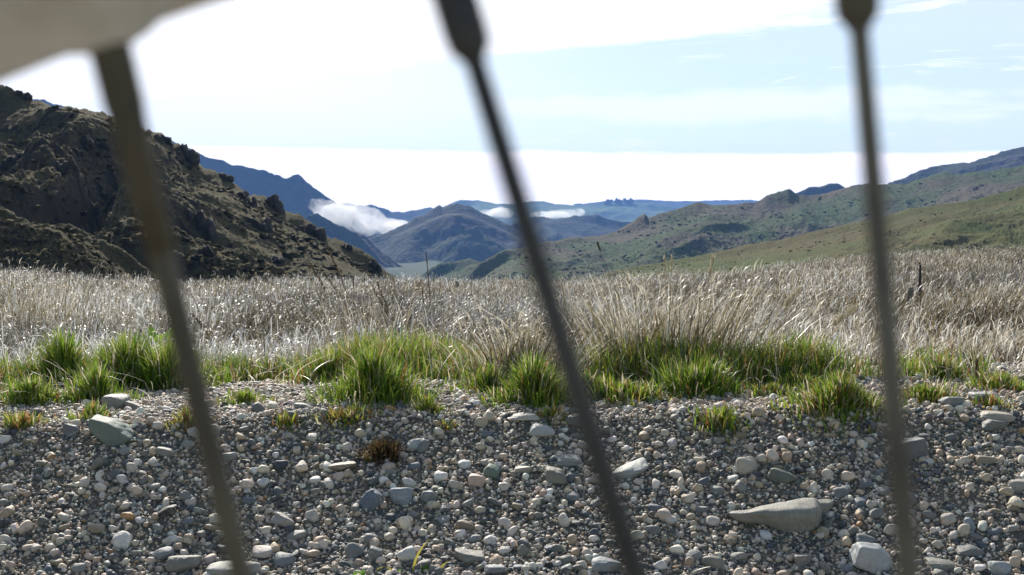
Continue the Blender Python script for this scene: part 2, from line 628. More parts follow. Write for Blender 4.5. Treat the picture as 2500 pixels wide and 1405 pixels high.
def hill(name, pts, Yr, Yf, foot_row, mat, nc=400, nr=160, spur=(0, 1), rough=(0, 1), jag=0.0, curve=1.0, seed=1, back=.8, fine=(0, 1), crag=0, ribs=(), shear=0.0):
    """one hill: its crest line stands at distance Yr, its foot at Yf; spur = (height m, spacing m) of the
    spurs running down its side, rough = (height m, size m) of the lumps on it"""
    pts = sorted(pts)
    xs = np.linspace(pts[0][0], pts[-1][0], nc)
    top = np.interp(xs, [p[0] for p in pts], [p[1] for p in pts])
    top = top + jag * (fbm(xs / 26, 0 * xs, 0, 5, seed) - .3)
    Yr_ = np.interp(xs, *Yr) if isinstance(Yr, tuple) else np.full(nc, float(Yr))
    Yf_ = np.interp(xs, *Yf) if isinstance(Yf, tuple) else np.full(nc, float(Yf))
    fr = np.interp(xs, *foot_row) if isinstance(foot_row, tuple) else np.full(nc, float(foot_row))
    tt = np.concatenate([np.linspace(0, 1, nr), 1 + np.linspace(.02, 1, max(12, nr // 6))])[:, None]
    kk = np.exp(-.5 * (np.arange(-60, 61) / (nc * 38 / (xs[-1] - xs[0]))) ** 2)
    wn = max(2, int(nc * 45 / (xs[-1] - xs[0])))
    low = np.pad(top, wn, mode='edge')
    low = np.max(np.stack([low[i_:i_ + nc] for i_ in range(2 * wn + 1)]), 0)
    soft = np.convolve(np.pad(low, 60, mode='edge'), kk / kk.sum(), 'valid')
    zr = HC - Yr_ * slope_of_row(top)
    zf = HC - Yf_ * slope_of_row(fr)
    tc = np.minimum(tt, 1)
    Y = Yf_ + (Yr_ - Yf_) * tc + (Yr_ - Yf_) * back * np.maximum(tt - 1, 0)
    # height along the sight line from foot row to crest row
    topt = soft + (top - soft) * sstep(.93, 1.0, tc)
    row = fr + (topt - fr) * (1 - (1 - tc) ** curve)
    z = HC - Y * slope_of_row(row)
    z = np.where(tt > 1, zr - np.maximum(zr - zf, .35 * (Yr_ - Yf_)) * np.minimum(1, (tt - 1)) ** 1.1, z)
    X = (xs - 1250) / F * Y / CP
    rel = HC - Yr_ * slope_of_row(soft) - zf
    wgt = np.clip(np.sin(np.clip(tc, 0, 1) ** .8 * math.pi), 0, 1) ** .7 * np.clip(rel / (.55 * rel.max()), .1, 1)
    wx = X + shear * (Yr_ - Y) + 0.35 * spur[1] * fbm(X / spur[1] * .7, Y / spur[1] * .7, 0, 3, seed + 40)
    sp = ridged(wx / spur[1], Y / (spur[1] * 3.2), 4, seed + 3, .5)
    z = z + spur[0] * (sp - .55) * wgt * np.where(tt > 1, 0, 1)
    z = z + rough[0] * fbm(X / rough[1], Y / rough[1], 0, 5, seed + 9, .55) * (.12 + .88 * wgt) * np.where(tt > 1.3, 0, 1)
    if fine[0]:
        z = z + fine[0] * (np.abs(fbm(X / fine[1], Y / fine[1], 0, 3, seed + 21, .6))) * (.25 + .75 * wgt)
    for (line, hgt, wl, wr) in ribs:          # a main spur: gentle left flank, steep right flank
        lx = np.interp(row, [q[1] for q in line], [q[0] for q in line])
        lx = lx + 5 * fbm(row / 14, 0 * row, 0, 3, seed + 71)
        dx = xs[None, :] - lx
        prof = np.where(dx < 0, np.exp(-(dx / wl) ** 2), np.exp(-(dx / wr) ** 2))
        prof = prof * sstep(line[0][1] - 2, line[0][1] + 14, row) * (1 - sstep(line[-1][1] - 25, line[-1][1] + 10, row))
        z = z + hgt * prof * np.where(tt > 1, 0, 1) * (tc < .995)
    lim = HC - Y * slope_of_row(topt - (4 if crag else 1.0) * fbm(xs / 9, 0 * xs, 0, 3, seed + 80) * tc ** 24)
    dd = lim - z
    kz = .35 * spur[0] * (1 - tc)
    z = np.where(tt > 1, z, lim - .5 * (dd + np.sqrt(dd * dd + kz * kz)))      # rounded over below the crest line
    if crag:
        cn = fbm(X / 7, Y / 9, 0, 4, seed + 60, .6)
        z = z + crag * sstep(.22, .42, cn) * wgt
    V = np.stack([X, Y, z], -1)
    HILLS[name] = V
    o = np_mesh(name.rstrip('0123456789_'), V.reshape(-1, 3), grid_faces(*V.shape[:2]), mat, True)
    tag(o, kind='structure')
    return o


def on_hill(name, px, py):
    """surface point of a hill nearest to a photo position"""
    V = HILLS[name]
    P = V.reshape(-1, 3)
    d = P - np.array([0, 0, HC])
    f = d[:, 1] * CP - d[:, 2] * SP
    u = d[:, 1] * SP + d[:, 2] * CP
    qx, qy = 1250 + F * d[:, 0] / f, 702.5 - F * u / f
    e = (qx - px) ** 2 + (qy - py) ** 2 + 1e-6 * f * f
    return P[int(np.argmin(e))]


MH_LEFT = mat_hill('tussock_slope', (.132, .108, .054), (.086, .076, .037), (.034, .030, .016), 16, .7, .35, rock=(.060, .052, .040))
MH_RIGHT = mat_hill('scrub_slope', (.120, .104, .068), (.072, .104, .036), (.030, .036, .020), 90, 6, 2.2, th=(.42, .58), th2=(.52, .68))
MH_OLIVE = mat_hill('olive_pasture', (.104, .092, .038), (.080, .098, .028), (.042, .040, .022), 60, 3.2, .8, th2=(.56, .8))
MH_BLUE = mat_hill('mountain_slope', (.046, .040, .030), (.036, .052, .022), (.016, .021, .015), 240, 50, 9)
MH_GREEN = mat_hill('green_downs', (.085, .150, .050), (.060, .105, .045), (.030, .050, .030), 300, 110, 10)

hill('hill_1', [(-420, 60), (-100, 168), (0, 203), (40, 214), (70, 236), (90, 248), (160, 262), (230, 270), (300, 290), (345, 310), (400, 328),
                (440, 355), (465, 378), (500, 408), (560, 440), (592, 462), (612, 478), (640, 482), (675, 496), (690, 514), (730, 524),
                (765, 552), (800, 577), (850, 599), (905, 620), (930, 652), (955, 670), (1000, 692), (1050, 724), (1120, 770)],
     190, 104, 760, MH_LEFT, 900, 460, spur=(7.5, 24), rough=(1.0, 7), jag=4, curve=1.3, seed=11, fine=(.32, .75), crag=1.1)
hill('hill_2', [(-420, 420), (-100, 470), (0, 500), (24, 516), (80, 544), (130, 549), (172, 549), (205, 562), (224, 580), (260, 592), (304, 609),
                (340, 640), (380, 672), (430, 720), (470, 760)],
     102, 78, 790, MH_LEFT, 460, 240, spur=(2.4, 11), rough=(.45, 3.5), jag=3, curve=1.3, crag=.3, seed=23, fine=(.40, .7))
hill('hill_3', [(1060, 720), (1100, 702), (1124, 688), (1172, 642), (1232, 611), (1268, 606), (1340, 591), (1412, 579), (1460, 577), (1500, 566), (1544, 541),
                (1572, 521), (1582, 531), (1612, 521), (1660, 507), (1700, 494), (1740, 501), (1796, 498), (1840, 495), (1900, 467), (1924, 464),
                (1938, 472), (1948, 477), (2000, 477), (2060, 459), (2108, 450), (2172, 450), (2212, 447), (2260, 431), (2300, 420), (2332, 427),
                (2380, 421), (2440, 413), (2500, 403), (2700, 372), (3000, 340)],
     ([1060, 1500, 2000, 3000], [900, 1150, 1250, 1100]), ([1060, 1500, 2000, 3000], [620, 560, 520, 480]), ([1060, 1500, 3000], [730, 720, 700]),
     MH_RIGHT, 1000, 360, spur=(17, 150), rough=(2.6, 50), jag=2.0, curve=.9, seed=35, fine=(1.4, 5), shear=.55)
hill('hill_4', [(1300, 740), (1430, 690), (1500, 662), (1620, 640), (1740, 618), (1820, 598), (1900, 586), (1980, 566), (2100, 541), (2140, 533), (2220, 509),
                (2380, 488), (2500, 453), (2700, 410), (3000, 360)],
     ([1300, 1800, 2500, 3000], [300, 380, 420, 420]), ([1300, 1800, 2500, 3000], [170, 150, 130, 120]), ([1300, 3000], [760, 720]),
     MH_OLIVE, 900, 300, spur=(5.5, 75), rough=(.9, 18), jag=1.0, curve=.95, seed=47, fine=(.30, 1.6), shear=.7)
hill('hill_5', [(960, 720), (1010, 690), (1040, 665), (1068, 646), (1120, 637), (1148, 635), (1180, 641), (1230, 650), (1300, 664), (1400, 700)],
     1250, 950, 740, MH_RIGHT, 240, 120, spur=(8, 70), rough=(5, 45), jag=3, seed=53, fine=(1.5, 6))
hill('mountain_1', [(700, 690), (760, 650), (830, 618), (890, 590), (918, 577), (946, 567), (996, 547), (1032, 525), (1058, 511), (1074, 501), (1085, 508), (1100, 498),
                    (1125, 501), (1152, 506), (1180, 520), (1220, 541), (1260, 559), (1300, 577), (1340, 592), (1420, 630), (1500, 680)],
     2500, 1650, 745, MH_BLUE, 420, 240, spur=(105, 520), rough=(10, 150), jag=2.5, curve=1.0, seed=64, fine=(3, 40), ribs=[([(1088, 510), (1134, 560), (1222, 616), (1300, 660)], 60, 75, 22), ([(1160, 512), (1200, 545), (1262, 590)], 35, 50, 22), ([(1060, 520), (1010, 580), (985, 640)], 30, 40, 30)])
hill('mountain_2', [(560, 590), (700, 545), (743, 535), (758, 530), (776, 518), (788, 529), (812, 541), (832, 552), (860, 565), (880, 572), (900, 580), (930, 612), (980, 650), (1040, 690), (1100, 730)],
     1950, 1450, 740, MH_BLUE, 300, 160, spur=(38, 190), rough=(9, 80), jag=2.5, seed=72, fine=(4, 24))
hill('mountain_3', [(-300, 120), (-60, 190), (60, 238), (85, 243), (118, 244), (140, 255), (200, 272), (300, 305), (400, 338), (467, 362), (512, 385), (592, 408), (659, 422),
                    (704, 435), (730, 430), (754, 450), (774, 463), (796, 478), (816, 491), (850, 520), (900, 560), (960, 610), (1020, 660)],
     3100, 2300, 720, MH_BLUE, 480, 200, spur=(80, 560), rough=(10, 170), jag=3, seed=83, fine=(3, 40))
hill('mountain_4', [(640, 500), (780, 496), (850, 497), (870, 503), (910, 503), (930, 510), (960, 515), (990, 517), (1020, 513), (1060, 507), (1100, 512), (1200, 540), (1300, 600)],
     5200, 4000, 660, MH_BLUE, 260, 110, spur=(60, 500), rough=(20, 250), jag=2.5, seed=91)
hill('mountain_5', [(1150, 620), (1210, 570), (1260, 546), (1308, 530), (1360, 535), (1388, 533), (1432, 526), (1456, 527), (1496, 539), (1520, 543), (1580, 548), (1680, 570), (1800, 620)],
     3300, 2500, 690, MH_BLUE, 320, 130, spur=(50, 280), rough=(12, 120), jag=2.5, seed=101)
hill('downs_1', [(980, 540), (1040, 520), (1084, 504), (1124, 488), (1164, 489), (1212, 498), (1260, 497), (1300, 491), (1324, 491), (1356, 498), (1420, 502), (1476, 497), (1544, 495), (1600, 497),
                 (1648, 508), (1720, 530), (1850, 570)],
     6200, 4400, 610, MH_GREEN, 420, 150, spur=(55, 520), rough=(14, 240), jag=1.2, seed=113)
hill('downs_2', [(1400, 500), (1500, 490), (1560, 488), (1640, 492), (1700, 492), (1800, 488), (1900, 492), (2100, 500)],
     7900, 7000, 560, MH_BLUE, 160, 40, spur=(20, 900), rough=(10, 500), jag=1.2, seed=121)
hill('mountain_6', [(1880, 520), (1938, 472), (1972, 457), (2000, 454), (2024, 448), (2044, 448), (2064, 460), (2120, 500), (2200, 540)],
     2500, 2000, 640, MH_BLUE, 160, 80, spur=(25, 160), rough=(8, 90), jag=1.5, seed=131)
hill('mountain_7', [(2080, 490), (2140, 462), (2172, 447), (2200, 437), (2260, 409), (2284, 404), (2332, 403), (2372, 393), (2420, 379), (2468, 364), (2500, 362), (2600, 350), (2800, 325), (3100, 300)],
     2300, 1700, 600, MH_BLUE, 420, 160, spur=(34, 200), rough=(9, 90), jag=2.5, seed=141, fine=(4, 25))


# soft-cornered stone shape: intersection of random half spaces
def stone_shape(sub, seed, n=13, p=9, noise=.04, flat=None):
    rg = np.random.default_rng(seed)
    D, Fc = ico(sub)
    N = rg.normal(size=(n, 3))
    N /= np.linalg.norm(N, axis=1, keepdims=True)
    dist = rg.uniform(.72, 1.05, n)
    N = np.concatenate([N, np.eye(3), -np.eye(3)])
    dist = np.concatenate([dist, np.full(6, 1.0)])
    q = np.maximum(0, D @ N.T / dist)
    r = (q ** p).sum(1) ** (-1 / p)
    r = r * (1 + noise * fbm(D[:, 0] * 2.3 + seed, D[:, 1] * 2.3, D[:, 2] * 2.3, 3, seed))
    V = D * r[:, None]
    V /= np.abs(V).max(0)
    return V, Fc


def rot(V, rx, ry, rz):
    return V @ np.array(Matrix.Rotation(rz, 3, 'Z') @ Matrix.Rotation(ry, 3, 'Y') @ Matrix.Rotation(rx, 3, 'X')).T


# rock outcrops on the hill: broken schist ribs
def outcrop(px, py, wpx, hpx, label, seed, host='hill_1'):
    rg = np.random.default_rng(seed)
    P = on_hill(host, px, py + hpx * .25)
    s = P[1] / F
    W, H = wpx * s, hpx * s
    pb = Parts()
    lean = rg.uniform(-.5, .2)
    for i in range(26):
        V, Fc = stone_shape(2, seed * 31 + i, 7, 40, .22)
        sc = rg.uniform(.3, 1.0)
        fx = rg.uniform(-.5, .5)
        V = V * np.array([W * .15 * sc, W * .30 * sc, H * .42 * sc])
        V = rot(V, rg.uniform(-.25, .25), lean + rg.uniform(-.25, .25), rg.uniform(-.6, .6))
        c = np.array([P[0] + fx * W, P[1] + rg.uniform(-.2, .35) * W, P[2] + H * (rg.uniform(-.35, .18) - .5 * abs(fx))])
        pb.add(V + c, Fc)
    o = pb.build('rock_outcrop', M_ROCK, smooth=False, origin=P)
    tag(o, label, 'rock outcrop', 'rock outcrops on the left hillside')


for i, (a, b, c, d, l) in enumerate([
    (52, 222, 46, 26, 'small dark crag on the skyline at the top left corner of the hill'),
    (396, 330, 50, 30, 'low jagged crag on the skyline just right of the left spoke'),
    (442, 362, 66, 50, 'broad broken crag on the ridge where the blue mountain first shows behind it'),
    (548, 424, 46, 36, 'pointed lone crag on the hill ridge, against the blue mountain'),
    (594, 474, 58, 60, 'steep dark crag on the ridge beside the twin notched crag'),
    (657, 484, 60, 48, 'twin notched crag standing highest above the lower ridge line'),
    (622, 530, 60, 62, 'dark rock face directly below the notched ridge crag'),
    (752, 552, 76, 48, 'rounded dark bluff on the lower ridge above the small blue peak'),
    (914, 640, 36, 54, 'last small crag at the foot of the ridge, next to the valley'),
    (840, 597, 36, 20, 'little rock knob on the ridge between the bluff and the last crag'),
    (484, 520, 70, 96, 'tall shaded cliff in the middle of the slope right of the left spoke'),
    (500, 606, 66, 70, 'rock slab low on the slope below the tall shaded cliff'),
    (204, 340, 40, 34, 'dark outcrop high on the slope left of the left spoke'),
    (158, 396, 60, 60, 'rugged dark crag in the middle of the far left slope'),
    (36, 384, 70, 60, 'large shadowed crag at the left edge of the picture'),
    (664, 628, 50, 26, 'low flat rocks near the hill foot above the white grass'),
    (186, 365, 30, 22, 'tiny outcrop just under the dark outcrop on the far left slope'),
]):
    outcrop(a, b, c, d, l, 300 + i)

# low scrub and loose rock on the slopes: nobody could count it
def scrub(host, n, rmin, rmax, cols, label, seed):
    rg_ = np.random.default_rng(seed)
    V_ = HILLS[host]
    nr_, nc_ = V_.shape[:2]
    i_ = rg_.integers(2, int(nr_ * .84), n * 3)
    j_ = rg_.integers(2, nc_ - 2, n * 3)
    P_ = V_[i_, j_]
    k_ = rg_.random(n * 3) < np.clip(.35 + .9 * fbm(P_[:, 0] / (rmax * 14), P_[:, 1] / (rmax * 14), 0, 3, seed), 0, 1)
    P_ = P_[k_][:n]
    n = len(P_)
    D_, F_ = ico(2)
    pr = np.stack([stone_shape(2, seed * 9 + q_, 9, 20, .55)[0] for q_ in range(10)])
    r_ = rmin * (rmax / rmin) ** (rg_.random(n) ** 2.2)
    V2_ = pr[rg_.integers(0, 10, n)] * np.stack([r_ * rg_.uniform(.8, 1.5, n), r_ * rg_.uniform(.8, 1.3, n), r_ * rg_.uniform(.45, .85, n)], -1)[:, None, :]
    V2_ = V2_ * (1 + .35 * rg_.normal(0, .5, (n, len(D_), 1))) + (P_ + np.array([0, 0, .1]) * r_[:, None])[:, None, :]
    F2_ = (F_[None] + (np.arange(n) * len(D_))[:, None, None]).reshape(-1, 3)
    c_ = np.array(cols)[rg_.integers(0, len(cols), n)] * rg_.uniform(.7, 1.3, (n, 1))
    tag(np_mesh('scrub', V2_.reshape(-1, 3), F2_, M_SCRUB, True, np.repeat(c_, len(D_), 0)), label, 'scrub', kind='stuff')


M_SCRUB, t_, out = new_mat('scrub_leaf')
p_ = princ(t_, out, attr(t_), .95, .1)
bump(t_, p_, t_.noise(geo(t_), 9, 4, .7), .8, .2)
scrub('hill_1', 3400, .16, .75, [(.055, .048, .024), (.10, .085, .042), (.035, .034, .020), (.13, .11, .06)], 'dark tussock and scrub dotted over the left hillside', 1)
scrub('hill_2', 900, .12, .45, [(.055, .048, .024), (.10, .085, .042), (.13, .11, .06)], 'dark tussock dotted over the low spur at the left', 2)
scrub('hill_3', 5000, .4, 2.0, [(.045, .056, .026), (.070, .075, .036), (.09, .072, .048)], 'dark scrub dotted over the long right hill', 3)
scrub('hill_4', 3600, .10, .42, [(.060, .062, .027), (.085, .080, .035), (.075, .064, .034)], 'low scrub dotted over the olive slope at the right', 4)

# ------------------------------------------------------------------ far wood, pylon, power lines
pb = Parts()
rg = np.random.default_rng(5)
for i in range(26):
    px = 1478 + 66 * rg.random()
    P = on_hill('downs_1', px, 498)
    h = rg.uniform(14, 30)
    for k in range(5):
        V, Fc = stone_shape(2, 900 + i * 7 + k, 9, 8, .2)
        V = V * np.array([rg.uniform(4, 8), rg.uniform(4, 8), h * .3]) + P + np.array([rg.uniform(-5, 5), rg.uniform(-5, 5), h * rg.uniform(.25, .8)])
        pb.add(V, Fc)
    V, Fc = tube([P, P + np.array([0, 0, h * .6])], [1.0, .5], 6)
    pb.add(V, Fc)
tag(pb.build('trees', mat_plain('dark_conifer', (.035, .05, .03), .95, .1, 0, .2, .5)), 'small dark wood on the skyline of the far green downs', 'wood', kind='stuff')

P = on_hill('mountain_2', 862, 566)
ey = empty('power_pylon', P, 'faint lattice power pylon on the saddle below the valley cloud', 'pylon')
pb = Parts()
Hh = 20
for sx in (-1, 1):
    for sy in (-1, 1):
        V, Fc = tube([(sx * 3, sy * 3, -3), (sx * .8, sy * .8, Hh * .65), (0, 0, Hh)], .10, 5)
        pb.add(V, Fc)
for k in range(5):
    z0, z1 = k * 3, (k + 1) * 3
    w0, w1 = 3 - k * .44, 3 - (k + 1) * .44
    for s_ in (-1, 1):
        for q in ((0, 1), (1, 0)):
            a_ = (-w0, s_ * w0, z0) if q[0] == 0 else (s_ * w0, -w0, z0)
            b_ = (w1, s_ * w1, z1) if q[0] == 0 else (s_ * w1, w1, z1)
            V, Fc = tube([a_, b_], .05, 4)
            pb.add(V, Fc)
M_STEEL = mat_plain('galvanised_steel', (.4, .41, .42), .5, .5, .6)
pb.build('lattice_mast', M_STEEL, ey)
for zz in (12, 15.5, 19):
    V, Fc = tube([(-5, 0, zz), (0, 0, zz + .6), (5, 0, zz)], .09, 5)
    q = Parts()
    q.add(V, Fc)
    q.build('cross_arm', M_STEEL, ey)
E = at(968, 662, 1560)
for k, (ox, oz) in enumerate(((-5, 12), (5, 12), (-5, 15.5), (5, 15.5))):
    A = np.array(P) + np.array([ox, 0, oz - .2])
    B = np.array(E) + np.array([ox * .7, 0, oz - 14])
    pts = [A + (B - A) * u - np.array([0, 0, 9 * u * (1 - u)]) for u in np.linspace(0, 1, 16)]
    V, Fc = tube(pts, .03, 5)
    q = Parts()
    q.add(V, Fc)
    tag(q.build('power_line', M_STEEL), 'thin pale power line running down the valley from the pylon', 'power line', 'power lines from the pylon')

# ------------------------------------------------------------------ gravel and stones
PAL = [((.68, .57, .45), .31), ((.54, .41, .29), .19), ((.21, .20, .175), .20), ((.13, .135, .132), .16), ((.085, .10, .115), .08),
       ((.30, .25, .18), .10), ((.42, .25, .12), .02), ((.06, .058, .055), .03), ((.78, .71, .62), .11)]
PC = np.array([p[0] for p in PAL])
PW = np.array([p[1] for p in PAL])
PW /= PW.sum()


def scatter_pebbles(n, sub, rmin, rmax, seed, pb, taken=None, ylo=2.05, yhi=3.95, power=2.2):
    rg = np.random.default_rng(seed)
    D, Fc = ico(sub)
    nv = len(D)
    proto = [stone_shape(sub, 5000 + seed * 50 + i, 11, 8, .05)[0] for i in range(14)]
    Y = ylo + (yhi - ylo) * rg.random(n)
    X = (rg.random(n) * 2 - 1) * (.50 * Y + .15)
    r = rmin * (1 - rg.random(n) * (1 - (rmin / rmax) ** power)) ** (-1 / power)
    if taken is not None:
        ok = np.ones(n, bool)
        for (tx, ty, tr) in taken:
            ok &= (X - tx) ** 2 + (Y - ty) ** 2 > (tr * .9) ** 2
        X, Y, r = X[ok], Y[ok], r[ok]
        n = len(X)
    Z = gz(X, Y)
    ci = rg.choice(len(PC), n, p=PW)
    col = PC[ci] * rg.uniform(.75, 1.2, (n, 1)) * rg.uniform(.95, 1.05, (n, 3))
    flat = np.where(np.isin(ci, (0, 1, 8)), rg.uniform(.6, .95, n), rg.uniform(.35, .8, n))
    ratio = rg.uniform(.6, 1.0, n)
    a = rg.random(n) * 6.283
    tilt = rg.normal(0, .35, (n, 2))
    pi_ = rg.integers(0, len(proto), n)
    V = np.stack(proto)[pi_]                       # n, nv, 3
    V = V * np.stack([r, r * ratio, r * flat], -1)[:, None, :]
    # small tilts, then heading
    cx, sx = np.cos(tilt[:, 0])[:, None], np.sin(tilt[:, 0])[:, None]
    y, z = V[..., 1] * cx - V[..., 2] * sx, V[..., 1] * sx + V[..., 2] * cx
    cy, sy = np.cos(tilt[:, 1])[:, None], np.sin(tilt[:, 1])[:, None]
    x, z = V[..., 0] * cy + z * sy, -V[..., 0] * sy + z * cy
    ca, sa = np.cos(a)[:, None], np.sin(a)[:, None]
    x, y = x * ca - y * sa, x * sa + y * ca
    V = np.stack([x + X[:, None], y + Y[:, None], z + (Z + r * flat * rg.uniform(.1, .75, n))[:, None]], -1).reshape(-1, 3)
    Fq = (Fc[None] + (np.arange(n) * nv)[:, None, None]).reshape(-1, 3)
    pb.V.append(V)
    pb.Fq.append(np.concatenate([Fq, Fq[:, 2:]], 1) + pb.n)
    pb.C.append(np.repeat(col, nv, 0))
    pb.n += len(V)


TAKEN = []
LANDMARKS = []
CREAM, WHITE, GREY, BLUE, GREEN_, TAN, DARK, OLIVE, PINK = ((.62, .54, .45), (.72, .69, .64), (.27, .265, .245), (.20, .225, .25), (.17, .21, .18),
                                                            (.40, .32, .22), (.06, .058, .055), (.26, .25, .19), (.58, .44, .37))


def stone(px, py, wpx, hpx, col, label=None, seed=1, p=10, n=13, sub=4, tilt=(0, 0), rz=None, depth=.8, group=None, name='stone', sink=.25, noise=.05, cat='stone'):
    """px, py: centre of the stone in the photo; placed on the ground below it"""
    x, Y = ground_hit(px, py + hpx * .28)
    s = Y / F
    rx, rz_ = wpx * s / 2, hpx * s / 2 * .98
    V, Fc = stone_shape(sub, seed, n, p, noise)
    V = V * np.array([rx, rx * depth, rz_])
    V = rot(V, tilt[0], tilt[1], 0)
    P = (x, Y + rx * depth * .35, float(gz(x, Y)) + rz_ * (1 - 2 * sink) + .0)
    pb = Parts()
    pb.add(V, Fc, col)
    o = pb.build(name, M_STONE)
    o.location = P
    tag(o, label, cat, group)
    TAKEN.append((x, Y, rx * .8))
    return o


